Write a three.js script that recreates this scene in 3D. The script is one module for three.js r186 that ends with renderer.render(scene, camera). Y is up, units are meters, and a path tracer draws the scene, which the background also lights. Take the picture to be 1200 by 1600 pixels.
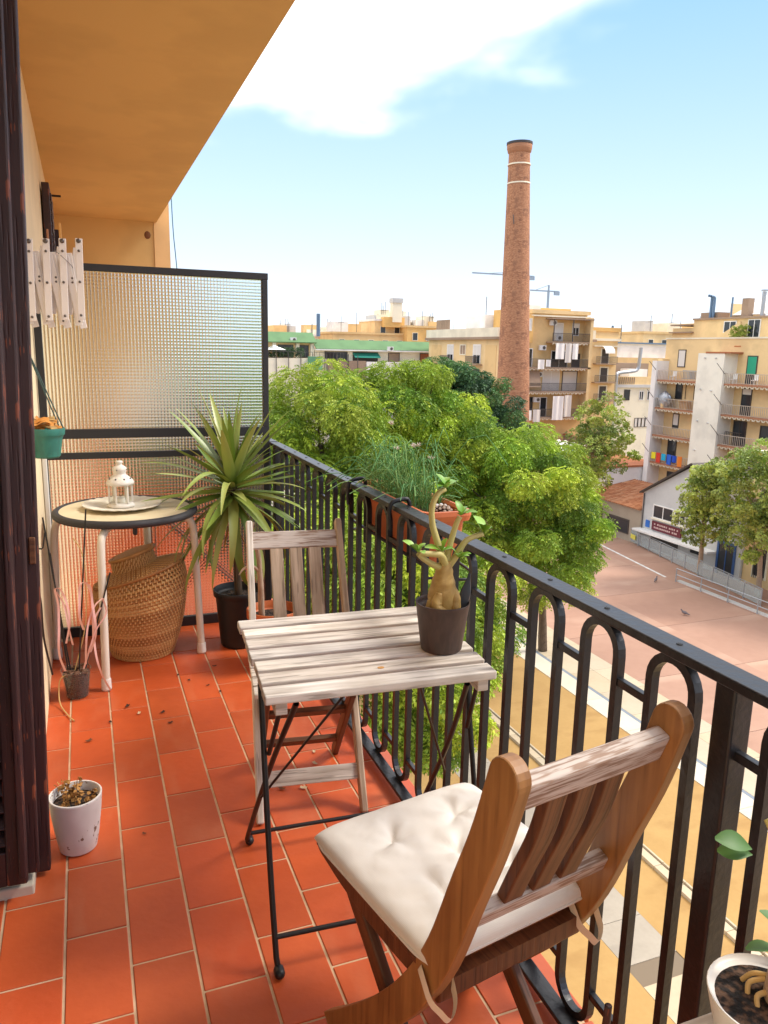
import * as THREE from 'three';
import { RoundedBoxGeometry } from 'three/addons/geometries/RoundedBoxGeometry.js';
import { mergeGeometries } from 'three/addons/utils/BufferGeometryUtils.js';

// ---------------------------------------------------------------- camera, sky, sun, exposure
const scene = new THREE.Scene();
const camera = new THREE.PerspectiveCamera(67.2, 3 / 4, 0.02, 3000);
camera.position.set(0, 1.45, 0);
{
  const m = new THREE.Matrix4().makeBasis(new THREE.Vector3(0.933, 0.02, 0.36).normalize(), new THREE.Vector3(0.055, 0.979, -0.198).normalize(), new THREE.Vector3(-0.356, 0.205, 0.912).normalize());
  camera.quaternion.setFromRotationMatrix(m);
}
const renderer = new THREE.WebGLRenderer({ antialias: true });
renderer.toneMapping = THREE.LinearToneMapping;
renderer.toneMappingExposure = 2.4;
renderer.shadowMap.enabled = true;

function lattice(seed) {                                   // periodic value noise
  const h = (x, y) => { let n = Math.imul(x, 374761393) ^ Math.imul(y, 668265263) ^ Math.imul(seed, 2147483647); n = Math.imul(n ^ (n >>> 13), 1274126177); return ((n ^ (n >>> 16)) >>> 0) / 4294967295; };
  return (x, y, px, py) => {
    const i = Math.floor(x), j = Math.floor(y), fx = x - i, fy = y - j, u = fx * fx * (3 - 2 * fx), v = fy * fy * (3 - 2 * fy);
    const w = (a, p) => p ? ((a % p) + p) % p : a;
    const i0 = w(i, px), i1 = w(i + 1, px), j0 = w(j, py), j1 = w(j + 1, py);
    return (h(i0, j0) * (1 - u) + h(i1, j0) * u) * (1 - v) + (h(i0, j1) * (1 - u) + h(i1, j1) * u) * v;
  };
}
function fbm(n, x, y, oct, px, py) { let s = 0, a = 0.5, t = 0; for (let o = 0; o < oct; o++) { s += a * n(x, y, px, py); t += a; a *= 0.5; x *= 2; y *= 2; if (px) { px *= 2; py *= 2; } } return s / t; }
function rngOf(seed) { let a = seed >>> 0; return () => { a = (a + 0x6D2B79F5) >>> 0; let t = Math.imul(a ^ (a >>> 15), 1 | a); t = (t + Math.imul(t ^ (t >>> 7), 61 | t)) ^ t; return ((t ^ (t >>> 14)) >>> 0) / 4294967296; }; }
const sstep = (a, b, x) => { const t = Math.min(1, Math.max(0, (x - a) / (b - a))); return t * t * (3 - 2 * t); };
const SKYGAIN = 1 / 2.02;
{
  const W = 1536, Hh = 768, data = new Float32Array(W * Hh * 4), n1 = lattice(11), n2 = lattice(23);
  for (let j = 0; j < Hh; j++) {
    const el = ((j + 0.5) / Hh - 0.5) * Math.PI, sy = Math.sin(el), cy = Math.cos(el);
    for (let i = 0; i < W; i++) {
      const az = ((i + 0.5) / W - 0.5) * 2 * Math.PI, dx = Math.cos(az) * cy, dz = Math.sin(az) * cy;
      const e = Math.max(0, sy), t = Math.pow(e, 0.72);
      let r = 1.2 - 2.25 * t + 1.1 * t * t, g = 1.22 - 1.45 * t + 0.5 * t * t, b = 1.22 - 0.42 * t + 0.1 * t * t;
      r = Math.max(0.26, r);
      if (sy > 0.03) {
        const X = dx / sy, Z = dz / sy;
        const s = ((X - 0.72) * -2.0 + (Z + 3.95) * 1.05) / 2.26;
        const f = fbm(n1, X * 1.5 + 40, Z * 1.1 + 60, 6), f2 = fbm(n2, X * 0.55 + 80, Z * 0.55 + 30, 4);
        let c = sstep(-0.04, 0.42, Math.min(s, 1.3) * 0.62 + (f - 0.5) * 1.15 + 0.13 - 1.6 * sstep(0.8, 2.0, s) * sstep(0.58, 0.46, f2)) * sstep(0.1, 0.2, sy);
        const k = 1.75 + (f - 0.5) * 0.9;
        r += (k * 1.0 - r) * c; g += (k * 0.985 - g) * c; b += (k * 1.0 - b) * c;
      }
      if (sy < 0) { const q = sstep(0, -0.1, sy); r += (0.5 - r) * q; g += (0.46 - g) * q; b += (0.42 - b) * q; }
      const o = (j * W + i) * 4;
      data[o] = r * SKYGAIN; data[o + 1] = g * SKYGAIN; data[o + 2] = b * SKYGAIN; data[o + 3] = 1;
    }
  }
  const sky = new THREE.DataTexture(data, W, Hh, THREE.RGBAFormat, THREE.FloatType);
  sky.mapping = THREE.EquirectangularReflectionMapping; sky.magFilter = THREE.LinearFilter; sky.minFilter = THREE.LinearFilter; sky.wrapS = THREE.RepeatWrapping; sky.needsUpdate = true;
  scene.background = sky; scene.environment = sky;
}
const sun = new THREE.DirectionalLight(new THREE.Color().setRGB(1, 0.94, 0.84), 1.5);
sun.position.set(72, 80, 16); sun.target.position.set(0, 0, 0);
sun.castShadow = true; sun.shadow.radius = 30; sun.shadow.mapSize.set(2048, 2048);
Object.assign(sun.shadow.camera, { left: -130, right: 130, top: 130, bottom: -130, near: 1, far: 400 });
scene.add(sun, sun.target);

// ---------------------------------------------------------------- helpers
const V = (x, y, z) => new THREE.Vector3(x, y, z);
const taken = {};
function numbered(name) { const k = taken[name] = (taken[name] ?? -1) + 1; return k ? `${name}_${String(k).padStart(3, '0')}` : name; }
function thing(name, label, category, pos = [0, 0, 0], turn = 0, group) {
  const o = new THREE.Group(); o.name = numbered(name); o.position.set(...pos); o.rotation.y = turn; o.userData = { label, category };
  if (group) o.userData.group = group;
  scene.add(o); return o;
}
function part(parent, name, geo, mat, label) {
  const m = new THREE.Mesh(Array.isArray(geo) ? (geo.length > 1 ? merge(geo) : geo[0]) : geo, mat); m.name = name; m.castShadow = m.receiveShadow = true;
  if (label) m.userData.label = label;
  parent.add(m); return m;
}
function single(name, geo, mat, label, category, pos, turn, group) {
  const m = part(scene, numbered(name), geo, mat); m.userData = { label, category };
  if (group) m.userData.group = group;
  if (pos) m.position.set(...pos);
  if (turn) m.rotation.y = turn;
  return m;
}
function structure(name, geo, mat, label, category = name.replace(/_/g, ' ')) {
  let o;
  if (geo) o = part(scene, numbered(name), geo, mat); else { o = new THREE.Group(); o.name = numbered(name); scene.add(o); }
  o.userData = { kind: 'structure', label, category }; return o;
}
function plain(g) { const q = g.index ? g.toNonIndexed() : g; for (const k of Object.keys(q.attributes)) if (!['position', 'normal', 'uv'].includes(k)) q.deleteAttribute(k); return q; }
function merge(list) { return mergeGeometries(list.map(plain)); }
// uv in metres from the face normals; along = axis that runs along u
function metric(g0, along = 0, off = 0) {
  const g = plain(g0), p = g.attributes.position, uv = new Float32Array(p.count * 2), a = V(), b = V(), c = V(), n = V();
  for (let i = 0; i < p.count; i += 3) {
    a.fromBufferAttribute(p, i); b.fromBufferAttribute(p, i + 1); c.fromBufferAttribute(p, i + 2);
    n.crossVectors(b.clone().sub(a), c.clone().sub(a));
    const q = [Math.abs(n.x), Math.abs(n.y), Math.abs(n.z)], k = q.indexOf(Math.max(...q));
    let u = along, v;
    if (u === k) u = (k + 1) % 3;
    v = 3 - k - u;
    [a, b, c].forEach((w, d) => { const e = w.toArray(); uv[(i + d) * 2] = e[u] + off; uv[(i + d) * 2 + 1] = e[v] + off * 1.7 + k * 0.37; });
  }
  g.setAttribute('uv', new THREE.BufferAttribute(uv, 2)); return g;
}
function box(w, h, d, x = 0, y = 0, z = 0) { return metric(new THREE.BoxGeometry(w, h, d).translate(x, y, z)); }
function span(x0, x1, y0, y1, z0, z1) { return box(Math.abs(x1 - x0), Math.abs(y1 - y0), Math.abs(z1 - z0), (x0 + x1) / 2, (y0 + y1) / 2, (z0 + z1) / 2); }
function rbox(w, h, d, r = 0.003, along = 0, off = 0) { return metric(new RoundedBoxGeometry(w, h, d, 2, r), along, off); }
function aim(g, p, q, side) {                               // g runs along +x from -L/2 to L/2; put it on the line p q
  const x = q.clone().sub(p).normalize(); let z = (side ? side.clone() : Math.abs(x.y) > 0.95 ? V(0, 0, 1) : V(0, 1, 0)); 
  const y = V().crossVectors(z, x).normalize(); z = V().crossVectors(x, y).normalize();
  const m = new THREE.Matrix4().makeBasis(x, y, z); m.setPosition(p.clone().add(q).multiplyScalar(0.5));
  return g.applyMatrix4(m);
}
function beam(p, q, w, t, side, r = 0.004, off = 0) { return aim(rbox(p.distanceTo(q), w, t, Math.min(r, t / 2.1, w / 2.1), 0, off), p, q, side); } // w across, t along side
function rod(p, q, r, seg = 8) { const L = p.distanceTo(q); return aim(new THREE.CylinderGeometry(r, r, L, seg).rotateZ(-Math.PI / 2), p, q); }
function tube(pts, r, seg = 24, rad = 8, closed = false) { return new THREE.TubeGeometry(new THREE.CatmullRomCurve3(pts.map(p => p.isVector3 ? p : V(...p)), closed, 'catmullrom', 0.5), seg, r, rad, closed); }
function taper(pts, radii, seg = 24, rad = 10, wob = 0, seed = 1) {   // tube of changing radius with closed ends
  const c = new THREE.CatmullRomCurve3(pts.map(p => p.isVector3 ? p : V(...p))), fr = c.computeFrenetFrames(seg, false), pos = [], uv = [], idx = [], nz = lattice(seed), L = c.getLength();
  const rAt = t => { const f = t * (radii.length - 1), i = Math.min(radii.length - 2, Math.floor(f)); const k = f - i, s = k * k * (3 - 2 * k); return radii[i] * (1 - s) + radii[i + 1] * s; };
  for (let i = 0; i <= seg; i++) {
    const t = i / seg, p = c.getPointAt(t), r = rAt(t);
    for (let j = 0; j <= rad; j++) {
      const a = j / rad * 2 * Math.PI, rr = r * (1 + wob * (fbm(nz, (j % rad) / rad * 5, t * 8, 3, 5, 0) - 0.5));
      const o = fr.normals[i].clone().multiplyScalar(Math.cos(a) * rr).add(fr.binormals[i].clone().multiplyScalar(Math.sin(a) * rr)).add(p);
      pos.push(o.x, o.y, o.z); uv.push(t * L, j / rad * 2 * Math.PI * r);
    }
  }
  for (let i = 0; i < seg; i++) for (let j = 0; j < rad; j++) { const a = i * (rad + 1) + j, b = a + rad + 1; idx.push(a, b, a + 1, b, b + 1, a + 1); }
  for (const e of [0, seg]) { const p = c.getPointAt(e / seg), k = pos.length / 3; pos.push(p.x, p.y, p.z); uv.push(0, 0); for (let j = 0; j < rad; j++) { const a = e * (rad + 1) + j; e ? idx.push(a, k, a + 1) : idx.push(a, a + 1, k); } }
  const g = new THREE.BufferGeometry(); g.setAttribute('position', new THREE.Float32BufferAttribute(pos, 3)); g.setAttribute('uv', new THREE.Float32BufferAttribute(uv, 2)); g.setIndex(idx); g.computeVertexNormals(); return g;
}
function lathe(pts, seg = 40) { return new THREE.LatheGeometry(pts.map(p => new THREE.Vector2(...p)), seg); }
function tex(size, fn, srgb = true, rep = 1) {
  const d = new Uint8Array(size * size * 4);
  for (let j = 0; j < size; j++) for (let i = 0; i < size; i++) {
    const c = fn(i / size, j / size), o = (j * size + i) * 4;
    for (let k = 0; k < 3; k++) { let v = Array.isArray(c) ? c[k] : c; v = Math.min(1, Math.max(0, v)); if (srgb) v = v <= 0.0031308 ? v * 12.92 : 1.055 * Math.pow(v, 1 / 2.4) - 0.055; d[o + k] = v * 255; }
    d[o + 3] = 255;
  }
  const t = new THREE.DataTexture(d, size, size); t.wrapS = t.wrapT = THREE.RepeatWrapping; t.magFilter = THREE.LinearFilter; t.minFilter = THREE.LinearMipmapLinearFilter; t.generateMipmaps = true;
  if (srgb) t.colorSpace = THREE.SRGBColorSpace;
  t.repeat.set(1 / rep, 1 / rep); t.needsUpdate = true; return t;
}
const lerp3 = (a, b, t) => [a[0] + (b[0] - a[0]) * t, a[1] + (b[1] - a[1]) * t, a[2] + (b[2] - a[2]) * t];
const rgb = (r, g, b) => new THREE.Color().setRGB(r, g, b);
function mat(r, g, b, rough = 0.7, extra = {}) { return new THREE.MeshStandardMaterial({ color: rgb(r, g, b), roughness: rough, side: THREE.DoubleSide, ...extra }); }
const nA = lattice(3), nB = lattice(7), nC = lattice(19);

// ---------------------------------------------------------------- textures and materials
// mottled grain maps are multipliers round 1 so that one map serves several colours
const mottle = (rep, lo, hi, seed, freq = 4) => { const n = lattice(seed); return tex(512, (u, v) => { const f = fbm(n, u * freq, v * freq, 6, freq, freq); const k = lo + (hi - lo) * sstep(0.25, 0.75, f); return [k, k, k]; }, true, rep); };
const grainTex = (dark, light, rep, seed, streak = 1) => { const n = lattice(seed), m = lattice(seed + 5); return tex(512, (u, v) => {
  const f = fbm(n, u * 4, v * 64, 4, 4, 64), q = fbm(m, u * 5, v * 6, 5, 5, 6), cr = sstep(0.64, 0.74, fbm(m, u * 5, v * 96, 3, 5, 96)) * streak;
  let c = lerp3(dark, light, Math.min(1, Math.max(0, f * 0.9 + q * 0.7 - 0.3))); return lerp3(c, [c[0] * 0.35, c[1] * 0.32, c[2] * 0.3], cr * 0.8); }, true, rep); };
const grainBump = (rep, seed) => { const n = lattice(seed), m = lattice(seed + 5); return tex(512, (u, v) => 0.75 - 0.5 * sstep(0.62, 0.74, fbm(m, u * 5, v * 96, 3, 5, 96)) + 0.25 * (fbm(n, u * 4, v * 64, 4, 4, 64) - 0.5), false, rep); };
const bumpFine = tex(512, (u, v) => fbm(nA, u * 16, v * 16, 5, 16, 16), false, 0.25);
const bumpCoarse = tex(512, (u, v) => fbm(nB, u * 8, v * 8, 6, 8, 8), false, 1.2);
const weave = tex(256, (u, v) => 0.5 + 0.25 * Math.sin(u * 2 * Math.PI * 60) * 0.8 + 0.25 * Math.sin(v * 2 * Math.PI * 60) * 0.8, false, 0.12);
const M = {};
const tileMap = tex(512, (u, v) => { const f = fbm(nA, u * 5, v * 5, 6, 5, 5), s = fbm(nC, u * 40, v * 40, 3, 40, 40), w = sstep(0.6, 0.85, fbm(nB, u * 3, v * 9, 5, 3, 9)); let c = lerp3([0.45, 0.064, 0.015], [0.65, 0.118, 0.028], f * 0.8 + s * 0.2); return lerp3(c, [0.6, 0.17, 0.075], w * 0.35); }, true, 0.9);
M.tiles = [[1, 1, 1], [0.93, 0.92, 0.9], [1.05, 1.08, 1.05], [0.98, 0.88, 0.85], [0.88, 0.95, 1.0], [1.03, 1.0, 0.9]].map(c => new THREE.MeshStandardMaterial({ color: rgb(...c), map: tileMap, roughness: 0.5, bumpMap: bumpFine, bumpScale: 0.0006 }));
const groutMap = tex(256, (u, v) => { const f = fbm(nB, u * 10, v * 10, 5, 10, 10); return lerp3([0.42, 0.27, 0.15], [0.78, 0.57, 0.37], f); }, true, 0.6);
M.grout = new THREE.MeshStandardMaterial({ map: groutMap, roughness: 0.95, bumpMap: bumpFine, bumpScale: 0.001 });
const plasterMap = mottle(1.7, 0.9, 1.04, 31, 5);
const stainMap = mottle(9, 0.84, 1.05, 37, 6);
const plaster = (r, g, b, map = plasterMap, bs = 0.0015) => new THREE.MeshStandardMaterial({ color: rgb(r, g, b), map, roughness: 0.95, bumpMap: bumpCoarse, bumpScale: bs, side: THREE.DoubleSide });
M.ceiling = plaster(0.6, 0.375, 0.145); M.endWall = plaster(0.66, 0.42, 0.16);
M.wall = plaster(0.82, 0.66, 0.42);
M.pillar = plaster(0.8, 0.5, 0.22);
const shutterMap = tex(512, (u, v) => { const f = fbm(nA, u * 4, v * 30, 5, 4, 30), p = sstep(0.7, 0.76, fbm(nC, u * 9, v * 60, 5, 9, 60)) * 0.7; return lerp3(lerp3([0.016, 0.006, 0.007], [0.05, 0.018, 0.018], f), [0.3, 0.075, 0.03], p * 0.85); }, true, 0.5);
M.shutter = new THREE.MeshStandardMaterial({ map: shutterMap, roughness: 0.5, bumpMap: grainBump(0.5, 41), bumpScale: 0.0012 });
M.iron = mat(0.011, 0.011, 0.014, 0.36, { bumpMap: bumpFine, bumpScale: 0.0012 });
M.blackMetal = mat(0.008, 0.008, 0.009, 0.45);
M.frame = mat(0.018, 0.017, 0.019, 0.5);
const gw = ['a', 'b', 'c'].map((_, i) => grainTex([0.4, 0.34, 0.28], [0.88, 0.82, 0.75], 0.6, 51 + i * 9, 0.75));
const gb = grainBump(0.6, 51);
M.grey = gw.map((m, i) => new THREE.MeshStandardMaterial({ map: m, roughness: 0.85, bumpMap: gb, bumpScale: 0.0012, color: rgb(...[[1, 1, 1], [0.93, 0.9, 0.87], [1.04, 1.02, 0.98]][i]) }));
const tanMap = grainTex([0.28, 0.19, 0.12], [0.66, 0.5, 0.36], 0.6, 81, 0.8);
M.tan = new THREE.MeshStandardMaterial({ map: tanMap, roughness: 0.75, bumpMap: gb, bumpScale: 0.001 });
const brownMap = grainTex([0.07, 0.022, 0.008], [0.2, 0.075, 0.028], 0.5, 91, 0.7);
M.brown = new THREE.MeshStandardMaterial({ map: brownMap, roughness: 0.5, bumpMap: gb, bumpScale: 0.0006 });
const honeyMap = grainTex([0.2, 0.085, 0.024], [0.44, 0.215, 0.07], 0.7, 97, 0.4);
M.honey = new THREE.MeshStandardMaterial({ map: honeyMap, roughness: 0.45, bumpMap: gb, bumpScale: 0.0003 });
const wornMap = tex(512, (u, v) => { const f = fbm(nA, u * 3, v * 30, 5, 3, 30), p = sstep(0.4, 0.62, fbm(nC, u * 8, v * 120, 4, 8, 120) * 0.7 + 0.3 * fbm(nB, u * 4, v * 5, 3, 4, 5) + 0.06); return lerp3(lerp3([0.2, 0.12, 0.08], [0.36, 0.24, 0.17], f), [0.64, 0.57, 0.51], p * 0.75); }, true, 0.35);
M.worn = new THREE.MeshStandardMaterial({ map: wornMap, roughness: 0.7, bumpMap: gb, bumpScale: 0.0008 });
M.cushion = new THREE.MeshStandardMaterial({ color: rgb(0.78, 0.73, 0.66), map: mottle(0.5, 0.93, 1.03, 61), roughness: 0.95, bumpMap: weave, bumpScale: 0.0003, side: THREE.DoubleSide });
M.strap = mat(0.76, 0.69, 0.57, 0.9, { bumpMap: weave, bumpScale: 0.0003 });
M.white = mat(0.74, 0.71, 0.66, 0.5);
M.whiteRack = mat(0.78, 0.72, 0.68, 0.45);
M.legWhite = mat(0.72, 0.65, 0.54, 0.4);
M.rivet = mat(0.14, 0.12, 0.11, 0.35, { metalness: 0.8 });
M.tableTop = new THREE.MeshStandardMaterial({ map: tex(512, (u, v) => lerp3([0.62, 0.5, 0.3], [0.78, 0.68, 0.46], fbm(nA, u * 6, v * 6, 6, 6, 6)), true, 0.5), roughness: 0.5 });
M.tableRim = mat(0.03, 0.028, 0.032, 0.6, { bumpMap: bumpFine, bumpScale: 0.001 });
M.terracottaPlastic = mat(0.56, 0.135, 0.035, 0.5, { map: mottle(0.3, 0.85, 1.05, 71) });
M.greenPot = mat(0.035, 0.2, 0.155, 0.45, { map: mottle(0.2, 0.8, 1.05, 73) });
M.blackPot = mat(0.012, 0.012, 0.013, 0.5);
M.brownPot = mat(0.085, 0.05, 0.038, 0.5, { map: mottle(0.15, 0.75, 1.1, 75) });
M.soil = new THREE.MeshStandardMaterial({ map: tex(256, (u, v) => { const f = fbm(nC, u * 24, v * 24, 4, 24, 24); return lerp3([0.008, 0.006, 0.005], [0.11, 0.06, 0.035], sstep(0.35, 0.8, f)); }, true, 0.15), roughness: 1, bumpMap: bumpFine, bumpScale: 0.012 });
M.whitePot = new THREE.MeshStandardMaterial({ map: tex(512, (u, v) => { const s = sstep(0.74, 0.8, fbm(nC, u * 14, v * 14, 5, 14, 14)), f = fbm(nA, u * 5, v * 5, 5, 5, 5); return lerp3(lerp3([0.62, 0.57, 0.54], [0.78, 0.75, 0.72], f), [0.2, 0.12, 0.08], s); }, true, 0.5), roughness: 0.55, side: THREE.DoubleSide });
M.dry = mat(0.4, 0.2, 0.055, 0.9); M.dryPale = mat(0.55, 0.36, 0.14, 0.9); M.dryLeaf = mat(0.58, 0.24, 0.045, 0.8);
M.ribbon = mat(0.75, 0.43, 0.38, 0.55);
const leafMat = (r, g, b, tr = 0.35) => new THREE.MeshPhysicalMaterial({ color: rgb(r, g, b), roughness: 0.75, transmission: tr, thickness: 0, side: THREE.DoubleSide });
M.yucca = [[0.2, 0.28, 0.045], [0.27, 0.34, 0.07], [0.14, 0.22, 0.035], [0.34, 0.38, 0.1]].map(c => mat(...c, 0.38, { }));
M.rose = [[0.15, 0.33, 0.02], [0.23, 0.42, 0.035]].map(c => mat(...c, 0.45));
M.darkLeaf = mat(0.07, 0.17, 0.03, 0.55);
M.caudex = new THREE.MeshStandardMaterial({ map: tex(256, (u, v) => lerp3([0.34, 0.19, 0.045], [0.62, 0.42, 0.13], fbm(nB, u * 4, v * 5, 5, 4, 5)), true, 0.12), roughness: 0.55, bumpMap: bumpFine, bumpScale: 0.002 });
M.stem = mat(0.5, 0.42, 0.14, 0.55); M.bark = new THREE.MeshStandardMaterial({ map: grainTex([0.07, 0.045, 0.03], [0.2, 0.14, 0.09], 0.5, 111, 1), roughness: 0.95, bumpMap: gb, bumpScale: 0.006 });
M.paleBark = new THREE.MeshStandardMaterial({ map: grainTex([0.3, 0.19, 0.12], [0.55, 0.4, 0.28], 0.3, 121, 0.6), roughness: 0.9, bumpMap: bumpFine, bumpScale: 0.003 });

// ---------------------------------------------------------------- ground far below
const GY = -14.5;
function sheet(x0, x1, z0, z1, y) { return metric(new THREE.PlaneGeometry(x1 - x0, z1 - z0).rotateX(-Math.PI / 2).translate((x0 + x1) / 2, y, (z0 + z1) / 2)); }
const groundTex = (a, b, rep, seed, c, k = 0.5) => { const n = lattice(seed), m = lattice(seed + 3); return tex(1024, (u, v) => { const f = fbm(n, u * 5, v * 5, 7, 5, 5), s = fbm(m, u * 60, v * 60, 3, 60, 60), w = sstep(0.55, 0.75, fbm(m, u * 3, v * 8, 6, 3, 8)); return lerp3(lerp3(a, b, f * 0.75 + s * 0.25), c, w * k); }, true, rep); };
const sandMap = groundTex([0.36, 0.205, 0.065], [0.49, 0.305, 0.11], 7, 201, [0.32, 0.175, 0.055], 0.6);
const plazaMap = groundTex([0.32, 0.175, 0.12], [0.46, 0.275, 0.195], 22, 211, [0.52, 0.34, 0.245], 0.6);
const paleMap = groundTex([0.46, 0.37, 0.25], [0.6, 0.5, 0.36], 6, 221, [0.45, 0.35, 0.22], 0.4);
const greyMap = groundTex([0.32, 0.27, 0.21], [0.44, 0.38, 0.3], 5, 231, [0.28, 0.24, 0.19], 0.5);
const gm = (map, c = [1, 1, 1]) => new THREE.MeshStandardMaterial({ map, roughness: 0.95, color: rgb(...c), bumpMap: bumpCoarse, bumpScale: 0.004 });
M.sand = gm(sandMap); M.plaza = gm(plazaMap); M.pale = gm(paleMap); M.greyPave = gm(greyMap);
M.paleVar = [[1, 1, 1], [0.92, 0.93, 0.95], [1.05, 1.03, 1], [0.97, 0.94, 0.9]].map(c => gm(paleMap, c));
M.whiteVar = [[1.18, 1.25, 1.4], [1.1, 1.18, 1.32], [1.22, 1.3, 1.45]].map(c => gm(paleMap, c));
M.greyVar = [[1, 1, 1], [0.9, 0.9, 0.92], [1.08, 1.06, 1.03]].map(c => gm(greyMap, c));
M.plazaVar = [[1, 1, 1], [0.95, 0.94, 0.93], [1.04, 1.02, 1.0], [0.98, 1.0, 1.02]].map(c => gm(plazaMap, c));
M.asphalt = mat(0.11, 0.1, 0.095, 0.95, { map: stainMap });
structure('ground', sheet(-900, 1300, -1500, 700, GY - 0.03), gm(greyMap, [0.8, 0.8, 0.8]), 'flat city ground running out to the horizon', 'ground');
const R0 = rngOf(5);
{
  const slabs = (name, label, cat, mats, x0, x1, nx, z0, z1, step, y, jm) => {            // paving of single slabs with open joints
    const root = structure(name, null, null, label, cat);
    part(root, 'joint_bed', sheet(x0, x1, z0, z1, y - 0.02), jm);
    const w = (x1 - x0) / nx, g = plain(new THREE.BoxGeometry(w - 0.018, 0.03, step - 0.018));
    const gs = metric(g); let k = 0;
    for (let i = 0; i < nx; i++) for (let z = z0 + step / 2; z < z1; z += step) { const m = part(root, 'paving_slab', gs, mats[Math.floor(R0() * mats.length)]); m.position.set(x0 + w * (i + 0.5), y - 0.013, z); k++; }
    return root;
  };
  const jd = mat(0.2, 0.15, 0.1, 1);
  structure('plaza', null, null, 'wide reddish paved square below the balcony', 'plaza');
  const plaza = scene.children[scene.children.length - 1];
  part(plaza, 'joint_bed', sheet(25.2, 60, -150, 60, GY - 0.02), mat(0.26, 0.15, 0.11, 1));
  const pg = []; for (let v = 0; v < 3; v++) pg.push(metric(new THREE.BoxGeometry(6.97, 0.03, 5.97).translate(v * 13, 0, v * 7)).translate(-v * 13, 0, -v * 7));
  for (let i = 0; i < 5; i++) for (let j = 0; j < 22; j++) { const m = part(plaza, 'concrete_bay', pg[Math.floor(R0() * 3)], M.plazaVar[Math.floor(R0() * 4)]); m.position.set(25.2 + 3.48 + i * 6.96, GY - 0.008, -92 + j * 6); }
  slabs('plaza_border', 'pale stone border strip along the near edge of the reddish square', 'pavement', M.paleVar, 22.45, 25.2, 2, -62, 20, 2.4, GY + 0.004, jd);
  structure('gutter', span(22.25, 22.45, GY - 0.05, GY + 0.001, -62, 20), mat(0.2, 0.23, 0.27, 0.5), 'narrow blue grey drain channel beside the white slabs', 'gutter');
  slabs('slab_walk', 'strip of large white concrete slabs between sand and square', 'pavement', M.whiteVar, 21.15, 22.25, 1, -62, 20, 3.1, GY + 0.02, jd);
  structure('sand_bed', sheet(16.5, 21.15, -62, 20, GY), M.sand, 'broad ochre sand strip between kerb and white slabs', 'sand');
  structure('sand_path', sheet(14.35, 16.08, -62, 20, GY), M.sand, 'narrow ochre sand strip on the near side of the kerb', 'sand');
  slabs('pavement', 'grey slab pavement between two sand strips', 'pavement', M.greyVar, 12.65, 14.35, 1, -62, -13.3, 1.5, GY + 0.004, jd);
  slabs('entrance_paving', 'cream paving below the near end of the railing', 'pavement', M.paleVar, 12.65, 14.35, 1, -13.3, 12, 1.7, GY + 0.008, jd);
  structure('sand_verge', sheet(6.5, 12.65, -62, 20, GY + 0.002), M.sand, 'ochre sand strip nearest the house', 'sand');
  structure('sidewalk', sheet(-1, 6.5, -62, 20, GY + 0.002), M.greyPave, 'grey sidewalk at the foot of the house', 'sidewalk');
  const kerb = structure('kerb', null, null, 'pale stone kerb dividing the two sand strips', 'kerb');
  const kg = metric(new RoundedBoxGeometry(0.3, 0.16, 0.985, 1, 0.015)), kg2 = metric(new RoundedBoxGeometry(0.07, 0.22, 0.985, 1, 0.012));
  for (let z = -61.5; z < 15; z += 1) { const a = part(kerb, 'kerb_stone', kg, M.paleVar[Math.floor(R0() * 4)]); a.position.set(16.24, GY + 0.03, z); const b = part(kerb, 'kerb_edging', kg2, M.paleVar[Math.floor(R0() * 4)]); b.position.set(16.46, GY + 0.05, z); }
  const wl = part(plaza, 'painted_line', metric(new THREE.PlaneGeometry(0.22, 12.4).rotateX(-Math.PI / 2)), mat(0.78, 0.75, 0.7, 0.8, { map: mottle(1.5, 0.75, 1.05, 241) }), 'white line painted across the reddish square');
  wl.position.set(40.3, GY + 0.012, -49.6); wl.rotation.y = -0.144;
}

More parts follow.
